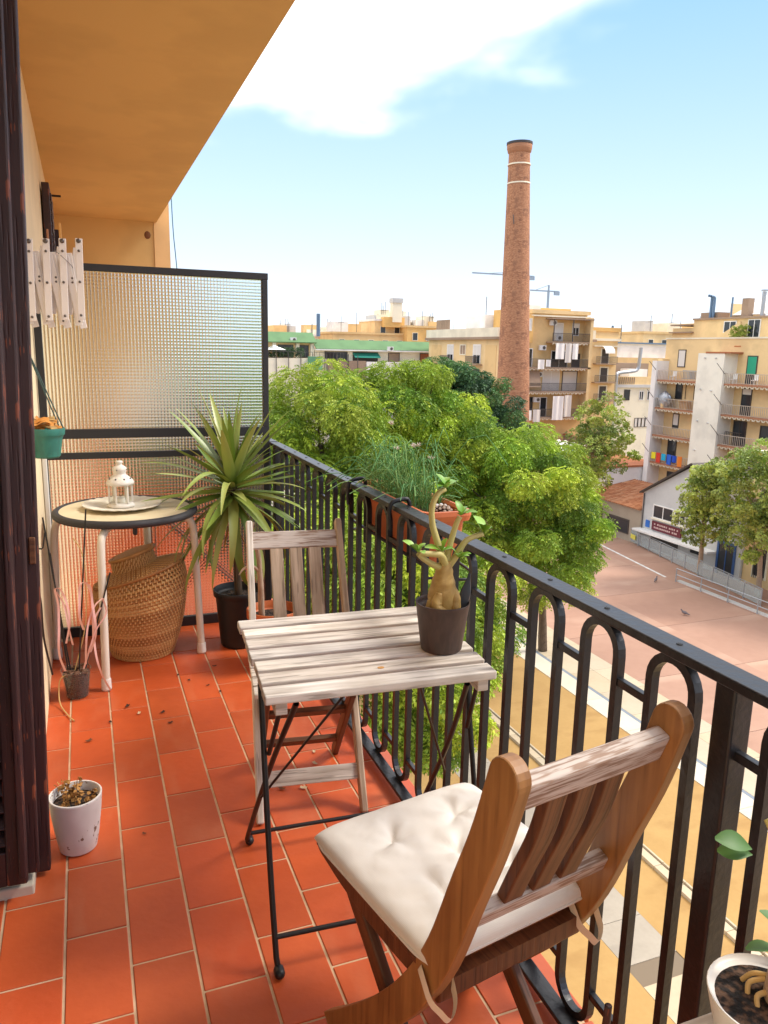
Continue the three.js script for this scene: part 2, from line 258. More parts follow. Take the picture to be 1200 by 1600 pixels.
// ---------------------------------------------------------------- the balcony: floor, walls, slab overhead
const PITCH = 0.1493, ROW = 0.281;
{
  const fl = structure('balcony_floor', null, null, 'balcony floor of long terracotta tiles in running bond with pale joints', 'floor');
  part(fl, 'mortar_bed', span(-0.4, 0.965, -0.2, -0.0035, -9.4, 1.2), M.grout);
  const offs = [0.945, 0.515, 0.01, 0.497, 0.065, 0.6, 0.03, 0.52];
  const variants = []; for (let v = 0; v < 9; v++) variants.push(metric(new RoundedBoxGeometry(PITCH - 0.0065, 0.02, ROW - 0.0065, 2, 0.0025), 2, v * 0.173));
  for (let c = -1; c < 8; c++) for (let k = -34; k < 4; k++) {
    const x0 = -0.2653 + c * PITCH, zc = (k + (offs[c] ?? 0.4) + 0.5) * ROW;
    if (zc < -9.3 || zc > 0.75 || (zc < -3.99 && (c === 0)) || (c < 0 && (zc < -2.1 || zc > -0.5))) continue;
    const m = part(fl, 'tile', variants[Math.floor(R0() * 9)], M.tiles[Math.floor(R0() * 6)]);
    m.position.set(x0 + PITCH / 2, -0.0102 + (R0() - 0.5) * 0.0008, zc); m.rotation.z = (R0() - 0.5) * 0.003;
  }
  const ng = metric(new RoundedBoxGeometry(0.052, 0.03, ROW - 0.006, 2, 0.006), 2);
  for (let k = -33; k < 3; k++) { const m = part(fl, 'edge_tile', ng, M.tiles[Math.floor(R0() * 6)]); m.position.set(0.957, -0.0152, (k + 0.3) * ROW); }
  const slabBelow = structure('balcony_slab', span(-0.4, 0.95, -0.34, -0.2005, -9.4, 1.2), M.pillar, 'rendered edge of the balcony slab', 'balcony');
  void slabBelow;
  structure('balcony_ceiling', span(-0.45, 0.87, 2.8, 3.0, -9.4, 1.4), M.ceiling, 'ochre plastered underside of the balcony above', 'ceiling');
  // the house wall, with the door opening beside the camera
  const w = thing('house_wall', 'cream plastered house wall along the left of the balcony', 'wall');
  part(w, 'wall_panel', span(-0.5, -0.2, 0.001, 2.7995, -9.4, -2.16), M.wall);
  part(w, 'wall_panel', span(-0.5, -0.2, 0.001, 2.7995, -0.75, 1.2), M.wall);
  part(w, 'lintel', span(-0.5, -0.2, 2.42, 2.7995, -2.16, -0.75), M.wall);
  part(w, 'lower_facade', span(-0.5, -0.2, GY, -0.345, -14, 12), M.wall);
  part(w, 'upper_facade', span(-0.5, -0.2, 3.005, 6.5, -14, 12), M.wall);
  part(w, 'threshold', [metric(new RoundedBoxGeometry(0.14, 0.05, 1.38, 2, 0.006).translate(-0.43, 0.004, -1.32)), metric(new RoundedBoxGeometry(0.3, 0.05, 0.145, 2, 0.006).translate(-0.345, 0.004, -2.1))], plaster(0.62, 0.54, 0.42));
  // closed door and room behind the opening
  const door = thing('balcony_door', 'dark wooden balcony door set back in the wall beside the viewer', 'door', [-0.44, 0.03, -1.45]);
  part(door, 'door_panel', box(0.05, 0.8, 1.36, 0, 0.42, 0), M.shutter);
  part(door, 'pane', box(0.008, 1.45, 1.2, 0, 1.6, 0), new THREE.MeshPhysicalMaterial({ color: rgb(0.9, 0.95, 0.95), roughness: 0.05, transmission: 1, thickness: 0 }));
  for (const [z, ww] of [[-0.64, 0.08], [0.64, 0.08]]) part(door, 'stile', box(0.05, 1.56, ww, 0, 1.61, z), M.shutter);
  part(w, 'room_shell', [span(-4, -0.5, -0.05, 0, -3, 0.2), span(-4, -0.5, 2.6, 2.7, -3, 0.2), span(-4.1, -4, 0, 2.6, -3, 0.2), span(-4, -0.51, 0, 2.6, -3.1, -3), span(-4, -0.51, 0, 2.6, 0.2, 0.3)], plaster(0.5, 0.45, 0.38));
  const pil = thing('end_wall', 'ochre wall closing the far end of the long balcony', 'wall', [0, 0, -9.4]);
  part(pil, 'wall_panel', span(-0.5, 0.838, -0.3, 2.9, -0.3, 0), M.endWall);
  part(pil, 'pier', span(0.84, 1.01, -0.3, 6.5, -0.55, 0.012), M.pillar, 'paler pier at the outer end of the wall');
  part(pil, 'stain', metric(new THREE.SphereGeometry(0.035, 10, 8).scale(1, 1.2, 0.3).translate(0.77, 2.66, 0)), mat(0.16, 0.06, 0.02, 0.9));
  single('wall_cable', tube([[1.03, 3.1, -9.3], [1.04, 2.7, -9.3], [1.07, 2.2, -9.3], [1.06, 1.6, -9.3], [1.05, 0, -9.3]], 0.006, 20, 6), mat(0.08, 0.2, 0.3, 0.6), 'thin blue cable hanging beside the far end wall', 'cable');
  // dark timber shutter leaves folded in the reveal, left edge of the picture
  const sh = thing('folding_shutter', 'dark brown louvred shutter leaves folded at the left edge, paint flaking', 'shutter', [-0.155, 0.05, -2.08]);
  const lean = 0.0305; sh.rotation.z = -lean;
  const leaf = (x0, x1, z, t, nm, yb, yt) => {
    const g = new THREE.Group(); g.name = nm; sh.add(g);
    const st = 0.05;
    for (const [a, b] of [[x0, x0 + st], [x1 - st, x1]]) part(g, 'stile', metric(new RoundedBoxGeometry(b - a, yt - yb, t, 2, 0.006), 1).translate((a + b) / 2, (yt + yb) / 2, z), M.shutter);
    for (const y of [yb + 0.05, 0.86, yt - 0.06]) part(g, 'rail', metric(new RoundedBoxGeometry(x1 - x0 - 2 * st + 0.002, 0.1, t * 0.85, 2, 0.004), 0).translate((x0 + x1) / 2, y, z), M.shutter);
    const sl = metric(new RoundedBoxGeometry(x1 - x0 - 2 * st + 0.004, 0.008, t * 1.1, 1, 0.002), 0).rotateX(0.7);
    for (let y = yb + 0.13; y < yt - 0.13; y += 0.048) { if (Math.abs(y - 0.86) < 0.07) continue; const m = part(g, 'louvre', sl, M.shutter); m.position.set((x0 + x1) / 2, y, z); }
    return g;
  };
  leaf(-0.42, -0.052, 0.062, 0.034, 'leaf_panel', 0.0, 2.36);
  leaf(-0.41, -0.026, 0.022, 0.034, 'leaf_panel', 0.0, 2.36);
  leaf(-0.40, -0.0, -0.03, 0.04, 'leaf_panel', -0.035, 2.36);
  part(sh, 'edge_bead', metric(new RoundedBoxGeometry(0.018, 2.3, 0.02, 2, 0.005), 1).translate(-0.062, 1.18, 0.09), M.shutter);
  part(sh, 'worn_patch', rbox(0.016, 0.07, 0.008, 0.003).translate(-0.014, 0.885, -0.007), M.brown, 'bare wood where the paint has gone');
  const hk = thing('wall_hook', 'small bent wire hook on the wall beside the shutter', 'hook', [-0.19, 0.78, -2.75]);
  part(hk, 'wire', tube([[0, 0, 0], [0.03, -0.004, 0], [0.036, 0.0, 0], [0.045, 0.05, 0]], 0.0028, 14, 6), M.blackMetal);
  // the neighbour's shutter further along the wall
  const ns = thing('neighbour_shutter', 'dark shutter of the next flat standing open behind the glass screen', 'shutter', [-0.2, 0, -6.5]);
  part(ns, 'leaf_panel', rbox(0.05, 2.25, 0.5, 0.006, 1).translate(0.035, 1.42, 0.1), M.shutter);
  part(ns, 'leaf_panel', rbox(0.045, 2.0, 0.12, 0.006, 1).translate(0.085, 1.3, -0.2), M.shutter);
  for (let y = 0.5; y < 2.5; y += 0.07) part(ns, 'louvre', rbox(0.012, 0.05, 0.4, 0.003, 2).translate(0.064, y, 0.1), M.shutter);
  part(ns, 'hinge_pin', rod(V(0.05, 2.5, 0.1), V(0.13, 2.5, 0.1), 0.008), M.blackMetal);
}
// ---------------------------------------------------------------- railing of closed iron loops
function railing(name, label, z0, z1, group) {
  const r = thing(name, label, 'railing', [0.93, 0, 0], 0, group);
  const L = z0 - z1, mid = (z0 + z1) / 2;
  part(r, 'handrail', metric(new RoundedBoxGeometry(0.05, 0.018, L, 2, 0.004), 2).translate(0.002, 0.957, mid), M.iron);
  part(r, 'bottom_bar', metric(new RoundedBoxGeometry(0.04, 0.012, L, 2, 0.003), 2).translate(-0.022, 0.028, mid), M.iron);
  const w = 0.053, pts = [], top = 0.94, bot = 0.042, b = 0.0085;
  const path = new THREE.CurvePath();
  const arc = (cy, a0, a1, n = 12) => { for (let i = 0; i <= n; i++) { const a = a0 + (a1 - a0) * i / n; pts.push(V(0, cy + Math.sin(a) * w, Math.cos(a) * w)); } };
  arc(top - w, 0, Math.PI); arc(bot + w, Math.PI, 2 * Math.PI); void path;
  // square bar swept round the loop
  const n = pts.length, pos = [], idx = [];
  for (let i = 0; i < n; i++) {
    const p = pts[i], c = i <= 12 ? V(0, top - w, 0) : V(0, bot + w, 0), o = p.clone().sub(c).normalize();
    for (const [dx, dr] of [[-b, -b], [b, -b], [b, b], [-b, b]]) pos.push(p.x + dx, p.y + o.y * dr, p.z + o.z * dr);
  }
  for (let i = 0; i < n; i++) { const k = ((i + 1) % n) * 4, a = i * 4; for (let e = 0; e < 4; e++) { const f = (e + 1) % 4; idx.push(a + e, k + e, a + f, k + e, k + f, a + f); } }
  const lg0 = new THREE.BufferGeometry(); lg0.setAttribute('position', new THREE.Float32BufferAttribute(pos, 3)); lg0.setIndex(idx);
  const lg1 = lg0.toNonIndexed(); lg1.setAttribute('uv', new THREE.BufferAttribute(new Float32Array(lg1.attributes.position.count * 2), 2)); lg1.computeVertexNormals();
  const loopG = metric(lg1, 1);
  const conG = metric(new RoundedBoxGeometry(0.014, 0.016, 0.2 - 2 * w - 0.012, 2, 0.002), 2);
  const posts = [-0.85, -3.93, -6.9].filter(z => z < z0 && z > z1);
  const postG = metric(new RoundedBoxGeometry(0.042, 0.95, 0.042, 2, 0.005), 1);
  for (const z of posts) { const m = part(r, 'post', postG, M.iron); m.position.set(0, 0.478, z); }
  for (let k = -8; k < 45; k++) {
    const z = -0.981 - 0.2 * k - (k < 0 ? -0.06 : 0);
    if (z > z0 - 0.06 || z < z1 + 0.06) continue;
    if (posts.some(p => Math.abs(p - z) < 0.075)) continue;
    part(r, 'iron_loop', loopG, M.iron).position.set(0, 0, z);
    for (const y of [0.838, 0.13]) part(r, 'link_bar', conG, M.iron).position.set(0, y, z - 0.1);
    part(r, 'rivet', new THREE.SphereGeometry(0.006, 8, 6).scale(1, 0.35, 1), M.iron).position.set(0.004, 0.9665, z);
    if (k % 4 === 0) part(r, 'foot', box(0.014, 0.03, 0.014), M.iron).position.set(-0.022, 0.012, z - 0.1);
  }
  return r;
}
railing('balcony_railing', 'black iron balcony railing of tall rounded loops on the right', 1.2, -4.0);
railing('neighbour_railing', 'black iron loop railing of the next balcony behind the glass screen', -4.03, -9.38);

// ---------------------------------------------------------------- glass screen between the balconies
{
  const s = thing('glass_screen', 'black framed patterned glass screen dividing the two balconies', 'screen', [0, 0, -4.0]);
  const fr = (x0, x1, y0, y1, nm = 'frame_bar') => part(s, nm, metric(new RoundedBoxGeometry(x1 - x0, y1 - y0, 0.03, 2, 0.003), x1 - x0 > y1 - y0 ? 0 : 1).translate((x0 + x1) / 2, (y0 + y1) / 2, 0), M.frame);
  fr(-0.195, 0.903, 1.787, 1.82); fr(-0.195, 0.903, 1.005, 1.05);
  fr(-0.195, -0.162, 1.05, 1.787); fr(0.87, 0.903, 0.03, 1.005); fr(0.872, 0.901, 1.05, 1.787);
  fr(-0.175, 0.87, 0.905, 0.937); fr(-0.195, -0.175, 0.03, 1.005); fr(-0.175, 0.87, 0.0, 0.052);
  const gt = tex(512, (u, v) => { const a = Math.abs(Math.sin(u * Math.PI * 16)), b = Math.abs(Math.sin(v * Math.PI * 16)); return Math.pow(a, 0.7) * 0.5 + Math.pow(b, 0.7) * 0.5; }, false, 16 * 0.0155);
  const glass = new THREE.MeshPhysicalMaterial({ color: rgb(0.9, 0.96, 0.93), roughness: 0.2, transmission: 1, thickness: 0.005, ior: 1.45, bumpMap: gt, bumpScale: 0.0013 });
  part(s, 'pane', span(-0.163, 0.873, 1.048, 1.789, -0.003, 0.003), glass);
  part(s, 'pane', span(-0.176, 0.872, 0.935, 1.007, -0.003, 0.003), glass);
  part(s, 'pane', span(-0.176, 0.872, 0.05, 0.907, -0.003, 0.003), glass);
  part(s, 'white_jamb', rbox(0.02, 0.99, 0.05, 0.004, 1).translate(-0.187, 0.5, 0.05), M.white);
  // things of the neighbour showing through the glass
  const rk = thing('drying_rack', 'dark folding rack seen blurred through the lower glass', 'rack', [0, 0, -4.2]);
  const bm = M.blackMetal;
  const ch = thing('clothes_horse', 'thin clothes horse further back on the next balcony, blurred by the glass', 'rack', [0.4, 0, -6.05]);
  for (const x of [-0.26, 0.26]) { part(ch, 'leg', rod(V(x, 0, 0.2), V(x, 1.19, 0), 0.008), M.white); part(ch, 'leg', rod(V(x, 0, -0.2), V(x, 1.19, 0), 0.008), M.white); }
  part(ch, 'top_bar', rod(V(-0.28, 1.19, 0), V(0.28, 1.19, 0), 0.009), M.white);
  { const g = new THREE.PlaneGeometry(0.44, 0.34, 20, 6), p = g.attributes.position; for (let k = 0; k < p.count; k++) p.setZ(k, Math.sin(p.getX(k) * 30) * 0.012); g.computeVertexNormals(); single('hanging_towel', g, M.white, 'white towel glowing softly through the lower middle of the glass screen', 'towel', [0.4, 1.02, -6.025]); }
  part(rk, 'top_bar', rod(V(0.3, 0.56, 0), V(0.86, 0.56, 0), 0.011), bm); part(rk, 'leg', rod(V(0.3, 0.56, 0), V(0.3, 0, 0.02), 0.011), bm);
  part(rk, 'leg', rod(V(0.36, 0.56, 0.01), V(0.86, 0.02, 0.02), 0.011), bm); part(rk, 'leg', rod(V(0.86, 0.56, -0.01), V(0.32, 0.02, -0.02), 0.011), bm);
  const bx = thing('neighbour_planter', 'dark leafy pot standing on the next balcony behind the glass', 'plant', [0.38, 0, -5.4]);
  part(bx, 'pot', lathe([[0, 0], [0.16, 0], [0.2, 0.4], [0.21, 0.42], [0.18, 0.42], [0.17, 0.36], [0, 0.36]], 24), M.terracottaPlastic);
  const nl = []; const rr = rngOf(77); for (let i = 0; i < 60; i++) { const a = rr() * 6.28, e = rr() * 1.2; nl.push(new THREE.PlaneGeometry(0.05, 0.16).rotateX(rr() * 3).rotateY(a).translate(Math.cos(a) * 0.2 * rr(), 0.5 + 0.28 * e, Math.sin(a) * 0.2 * rr())); }
  part(bx, 'foliage', nl, M.darkLeaf).userData.kind = 'stuff';
}

// ---------------------------------------------------------------- folding table with seven slats
function foldingTable(name, label, pos, turn) {
  const t = thing(name, label, 'table', pos, turn), W = 0.56, D = 0.525, H = 0.7, n = 7, pt = D / n;
  for (let i = 0; i < n; i++) {
    const g = rbox(W, 0.022, pt - 0.019, 0.004, 0, i * 0.31 + pos[0]);
    part(t, 'slat', g, M.grey[i % 3]).position.set((i % 3 - 1) * 0.002, H - 0.011, D / 2 - pt * (i + 0.5));
  }
  for (const s of [-1, 1]) part(t, 'batten', rbox(0.028, 0.03, D - 0.03, 0.003, 2, s).translate(s * 0.245, H - 0.036, 0), M.grey[1]);
  for (const s of [-1, 1]) {
    const x = s * 0.268;
    part(t, 'leg', tube([[x * 0.97, 0.012, 0.27], [x * 0.985, 0.04, 0.262], [x, 0.3, 0.19], [x, 0.66, 0.09]], 0.0072, 20, 8), M.blackMetal);
    part(t, 'leg', tube([[x * 0.97, 0.012, -0.235], [x, 0.045, -0.215], [x * 0.9, 0.42, 0.06], [x * 0.78, 0.668, 0.235]], 0.0072, 20, 8), M.blackMetal);
    part(t, 'strut', rod(V(x * 0.96, 0.50, 0.14), V(x * 0.9, 0.665, 0.225), 0.006), M.blackMetal);
    part(t, 'strut', rod(V(x * 0.96, 0.3, 0.0), V(x * 0.35, 0.668, 0.22), 0.0035), M.blackMetal);
    for (const z of [0.278, -0.243]) part(t, 'foot_cap', new THREE.CapsuleGeometry(0.013, 0.012, 4, 10).rotateX(Math.PI / 2).translate(x * 0.97, 0.0135, z), M.blackMetal);
  }
  part(t, 'cross_bar', rod(V(-0.262, 0.085, 0.25), V(0.262, 0.085, 0.25), 0.006), M.blackMetal);
  part(t, 'cross_bar', rod(V(-0.262, 0.06, -0.205), V(0.262, 0.06, -0.205), 0.006), M.blackMetal);
  return t;
}
const ft = foldingTable('folding_table', 'weathered grey slatted folding table in the middle of the balcony', [0.634, 0, -1.79], -0.065);
part(ft, 'knot_plug', new THREE.CylinderGeometry(0.0085, 0.0085, 0.002, 12).scale(1, 1, 0.7).translate(0.012, 0.7002, 0.163), mat(0.5, 0.24, 0.05, 0.6), 'orange brown plug in a slat');
foldingTable('folding_table', 'corner of a grey wooden table under the pot in the lower right', [0.632, 0, -0.3175], 0);

// ---------------------------------------------------------------- far chair, weathered
{
  const c = thing('folding_chair', 'weathered grey folding chair behind the slatted table, facing it', 'chair', [0.605, 0, -2.11], -0.14);
  const w = 0.165, P = (x, y, b) => V(x, y, -b);
  for (const s of [-1, 1]) {
    part(c, 'back_post', beam(P(s * w, 0, 0), P(s * w * 0.955, 0.85, 0.51), 0.042, 0.022, V(1, 0, 0), 0.006, s), s < 0 ? M.grey[2] : M.tan);
    part(c, 'leg', beam(P(s * (w - 0.03), 0, 0.4), P(s * (w - 0.03), 0.43, 0.03), 0.04, 0.02, V(1, 0, 0), 0.005, s), M.brown);
  }
  part(c, 'top_rail', beam(P(-w * 0.96, 0.79, 0.475), P(w * 0.96, 0.79, 0.475), 0.062, 0.02, V(0, 0.51, 0.86), 0.004, 0.2), M.worn);
  part(c, 'lower_rail', beam(P(-w, 0.5, 0.305), P(w, 0.5, 0.305), 0.045, 0.02, V(0, 0.51, 0.86), 0.004, 0.6), M.grey[1]);
  for (const x of [-0.066, 0.0, 0.066]) part(c, 'back_slat', beam(P(x, 0.51, 0.312), P(x * 1.02, 0.77, 0.462), 0.012, 0.044, V(1, 0, 0), 0.003, x * 9), M.tan);
  for (let i = 0; i < 5; i++) part(c, 'seat_slat', rbox(0.36, 0.016, 0.06, 0.004, 0, i * 0.4).translate(0, 0.44, 0.0 - i * 0.068), M.grey[i % 3]);
  for (const s of [-1, 1]) part(c, 'seat_rail', beam(P(s * 0.12, 0.42, -0.02), P(s * 0.12, 0.42, 0.3), 0.03, 0.02, V(1, 0, 0)), M.brown);
  part(c, 'stretcher', beam(P(-w, 0.11, 0.066), P(w, 0.11, 0.066), 0.05, 0.016, V(0, 0.51, 0.86), 0.003, 0.8), M.grey[1]);
  part(c, 'stretcher', beam(P(-w + 0.03, 0.1, 0.314), P(w - 0.03, 0.1, 0.314), 0.036, 0.018, V(0, 0.65, -0.76), 0.003, 1.1), M.brown);
  part(c, 'stretcher', beam(P(-w + 0.03, 0.29, 0.15), P(w - 0.03, 0.29, 0.15), 0.036, 0.018, V(0, 0.65, -0.76), 0.003, 1.4), M.brown);
}
// ---------------------------------------------------------------- near chair, curved posts
function sweptBoard(pts, width, thick, seg = 30) {          // board of given width bent in the y-z plane, thickness along x, rounded ends
  const cu = new THREE.CatmullRomCurve3(pts.map(([b, y]) => V(0, y, b))), sh = new THREE.Shape(), up = [], dn = [];
  for (let i = 0; i <= seg; i++) { const t = i / seg, p = cu.getPointAt(t), k = cu.getTangentAt(t), nx = k.y, ny = -k.z; up.push([p.z + nx * width / 2, p.y + ny * width / 2]); dn.push([p.z - nx * width / 2, p.y - ny * width / 2]); }
  const e0 = cu.getPointAt(0), t0 = cu.getTangentAt(0);
  up.forEach((q, i) => i ? sh.lineTo(...q) : sh.moveTo(...q)); dn.reverse().forEach(q => sh.lineTo(...q));
  for (let i = 1; i < 10; i++) { const a = i / 10 * Math.PI, cs = -Math.cos(a), sn = Math.sin(a); sh.lineTo(e0.z + t0.y * width / 2 * cs - t0.z * width / 2 * sn, e0.y - t0.z * width / 2 * cs - t0.y * width / 2 * sn); }
  const g = new THREE.ExtrudeGeometry(sh, { depth: thick - 0.006, bevelEnabled: true, bevelSize: 0.003, bevelThickness: 0.003, bevelSegments: 2, steps: 1, curveSegments: 8 });
  g.translate(0, 0, -(thick - 0.006) / 2).applyMatrix4(new THREE.Matrix4().makeBasis(V(0, 0, 1), V(0, 1, 0), V(-1, 0, 0)));
  return metric(g, 1);
}
function curvedChair(name, label, pos, turn) {
  const c = thing(name, label, 'chair', pos, turn);
  const post = sweptBoard([[0.362, 0.872], [0.33, 0.76], [0.285, 0.64], [0.225, 0.48], [0.155, 0.355], [0.06, 0.23], [-0.06, 0.1], [-0.15, 0.012]], 0.057, 0.027);
  for (const s of [-1, 1]) { part(c, 'back_post', post, M.honey).position.x = s * 0.172; }
  const P = (x, y, b) => V(x, y, b), lean = V(0, 0.34, -0.94).normalize();
  part(c, 'top_rail', beam(P(-0.162, 0.83, 0.348), P(0.162, 0.83, 0.348), 0.055, 0.03, lean.clone().applyAxisAngle(V(1, 0, 0), 0), 0.006, 0.3), M.worn);
  part(c, 'lower_rail', beam(P(-0.162, 0.555, 0.252), P(0.162, 0.555, 0.252), 0.034, 0.026, lean, 0.005, 0.9), M.worn);
  for (const x of [-0.062, 0, 0.062]) part(c, 'back_slat', sweptBoard([[0.343, 0.812], [0.318, 0.72], [0.285, 0.64], [0.255, 0.565]], 0.015, 0.042, 12).translate(x, 0, 0), M.brown);
  for (const s of [-1, 1]) {
    part(c, 'leg', beam(P(s * 0.14, 0.005, 0.235), P(s * 0.14, 0.42, -0.195), 0.045, 0.022, V(1, 0, 0), 0.006, s), M.brown);
    part(c, 'seat_rail', sweptBoard([[-0.205, 0.42], [-0.1, 0.402], [0.05, 0.395], [0.2, 0.405]], 0.04, 0.022, 14).translate(s * 0.165, 0, 0), M.brown);
  }
  for (let i = 0; i < 6; i++) part(c, 'seat_slat', rbox(0.372, 0.014, 0.052, 0.004, 0, i * 0.37).translate(0, 0.428, -0.185 + i * 0.066), M.brown);
  part(c, 'apron', sweptBoard([[0.0, 0.0], [0.0, 0.03]], 0.02, 0.33, 4).translate(0, 0.375, 0.2), M.brown);
  part(c, 'stretcher', beam(P(-0.16, 0.07, -0.09), P(0.16, 0.07, -0.09), 0.04, 0.018, V(0, 0.7, 0.7), 0.004), M.brown);
  part(c, 'stretcher', beam(P(-0.13, 0.09, 0.147), P(0.13, 0.09, 0.147), 0.04, 0.018, V(0, 0.7, -0.7), 0.004), M.brown);
  part(c, 'pivot_rod', rod(V(-0.18, 0.265, 0.085), V(0.18, 0.265, 0.085), 0.006), M.rivet);
  return c;
}
const TURN = 0.181;                                           // the chair's right leans away from the viewer
curvedChair('curved_chair', 'honey brown folding chair with curved posts in the foreground', [0.63, 0, -1.23], TURN);
single('wooden_pole', taper([[0.617, 0.012, -0.735], [0.612, 0.3, -0.715], [0.607, 0.595, -0.697], [0.6068, 0.604, -0.6965]], [0.0125, 0.0125, 0.0125, 0.005], 30, 14), M.shutter, 'dark round ended wooden pole, its tip showing at the bottom edge', 'pole');
{
  // cushion: a stuffed square with stitched tufts and drawn folds
  const N = 84, hx = 0.208, hz = 0.21, tufts = [[-0.085, -0.085], [0.085, -0.1], [0.012, 0.005], [-0.085, 0.09], [0.085, 0.09]], pos = [], uv = [], idx = [], nw = lattice(301);
  const top = (u, v) => {
    const x = (u - 0.5) * 2 * hx, z = (v - 0.5) * 2 * hz, eu = 1 - Math.pow(Math.abs(u - 0.5) * 2, 7), ev = 1 - Math.pow(Math.abs(v - 0.5) * 2, 7);
    let y = 0.034 * Math.pow(Math.max(0, eu * ev), 0.4);
    for (const [tx, tz] of tufts) {
      const dx = x - tx, dz = z - tz, d = Math.hypot(dx, dz), a = Math.atan2(dz, dx);
      y -= 0.02 * Math.exp(-d / 0.016);
      const seed = tx * 31 + tz * 57;
      const fb = Math.sin(a * 3 + seed * 9 + Math.sin(d * 60) * 0.5) * 0.6 + Math.sin(a * 5 + seed * 23) * 0.5, fold = fb > 0 ? Math.pow(fb, 0.7) : -Math.pow(-fb, 1.6) * 1.3;
      y += 0.0042 * fold * Math.exp(-Math.pow((d - 0.032) / 0.036, 2)) * Math.min(1, d / 0.01);
    }
    y += (fbm(nw, u * 7 + 3, v * 7 + 9, 4) - 0.5) * 0.007 * eu * ev + Math.sin((x * 0.8 - z) * 95 + fbm(nw, u * 3, v * 3, 2) * 9) * 0.0009 * eu * ev;
    return [x, y, z];
  };
  for (let s = 0; s < 2; s++) for (let i = 0; i <= N; i++) for (let j = 0; j <= N; j++) {
    const u = 0.5 - 0.5 * Math.cos(i / N * Math.PI) * (0.75) - (0.5 - i / N) * 0.25, v = 0.5 - 0.5 * Math.cos(j / N * Math.PI) * 0.75 - (0.5 - j / N) * 0.25;
    let [x, y, z] = top(u, v); const cu = Math.abs(u - 0.5) * 2, cv = Math.abs(v - 0.5) * 2, rc = 1 - 0.025 * Math.pow(cu * cv, 4);
    if (s) y = -y * 0.35;
    const tpr = 1 - 0.06 * (v);                             // slightly narrower at the back
    pos.push(x * rc * tpr, y, z * rc); uv.push(x, z);
  }
  const off = (N + 1) * (N + 1);
  for (let i = 0; i < N; i++) for (let j = 0; j < N; j++) { const a = i * (N + 1) + j, b = a + N + 1; idx.push(a, a + 1, b, b, a + 1, b + 1, off + a, off + b, off + a + 1, off + b, off + b + 1, off + a + 1); }
  const g = new THREE.BufferGeometry(); g.setAttribute('position', new THREE.Float32BufferAttribute(pos, 3)); g.setAttribute('uv', new THREE.Float32BufferAttribute(uv, 2)); g.setIndex(idx); g.computeVertexNormals();
  const cu = thing('seat_cushion', 'cream tufted cushion tied to the foreground chair', 'cushion', [0.637, 0.448, -1.225], TURN);
  part(cu, 'cover', g, M.cushion);
  const ring = []; for (let i = 0; i < 64; i++) { const a = i / 64 * 2 * Math.PI, c = Math.cos(a), s = Math.sin(a), k = Math.pow(Math.pow(Math.abs(c), 12) + Math.pow(Math.abs(s), 12), -1 / 12); ring.push(V(c * k * hx * (1 - 0.06 * (s * k * 0.5 + 0.5)) * 0.995, -0.001, s * k * hz * 0.995)); }
  part(cu, 'piping', tube(ring, 0.0028, 160, 6, true), M.cushion);
  for (const [x, z] of tufts) part(cu, 'tuft_stitch', new THREE.SphereGeometry(0.003, 8, 6).scale(1.4, 0.5, 1).translate(x * 0.97, 0.0135, z), M.strap);
  // cloth ties round the posts
  const tie = (s) => {
    const strip = (pts, w) => { const cv = new THREE.CatmullRomCurve3(pts.map(p => V(...p))), p = [], u = [], id = [], n = 40; for (let i = 0; i <= n; i++) { const q = cv.getPointAt(i / n); for (const h of [-0.5, 0.5]) { p.push(q.x, q.y + h * w, q.z + h * w * 0.35); u.push(i / n * 0.3, h * w); } } for (let i = 0; i < n; i++) { const a = i * 2; id.push(a, a + 1, a + 2, a + 1, a + 3, a + 2); } const q = new THREE.BufferGeometry(); q.setAttribute('position', new THREE.Float32BufferAttribute(p, 3)); q.setAttribute('uv', new THREE.Float32BufferAttribute(u, 2)); q.setIndex(id); q.computeVertexNormals(); return q; };
    const x = s * 0.172, dir = V(0, 0.87, 0.49), nn = V(0, -0.49, 0.87), band = (cy, cz, rx, rn, w, a0, a1, sag) => { const p = [], u = [], id = [], n = 36; for (let i = 0; i <= n; i++) { const t = a0 + (a1 - a0) * i / n, c = V(x + Math.cos(t) * rx, cy, cz).addScaledVector(nn, Math.sin(t) * rn); c.y -= sag * Math.max(0, Math.sin(t)) + 0.004 * Math.sin(t * 5); for (const h of [-0.5, 0.5]) { const q = c.clone().addScaledVector(dir, h * w); p.push(q.x, q.y, q.z); u.push(i / n * 0.2, h * w); } } for (let i = 0; i < n; i++) { const e = i * 2; id.push(e, e + 1, e + 2, e + 1, e + 3, e + 2); } const q = new THREE.BufferGeometry(); q.setAttribute('position', new THREE.Float32BufferAttribute(p, 3)); q.setAttribute('uv', new THREE.Float32BufferAttribute(u, 2)); q.setIndex(id); q.computeVertexNormals(); return q; };
    part(cu, 'tie', band(-0.034, 0.2, 0.026, 0.045, 0.021, -Math.PI * 0.55, Math.PI * 1.5, 0.024), M.strap);
  };
  tie(-1); tie(1);
}

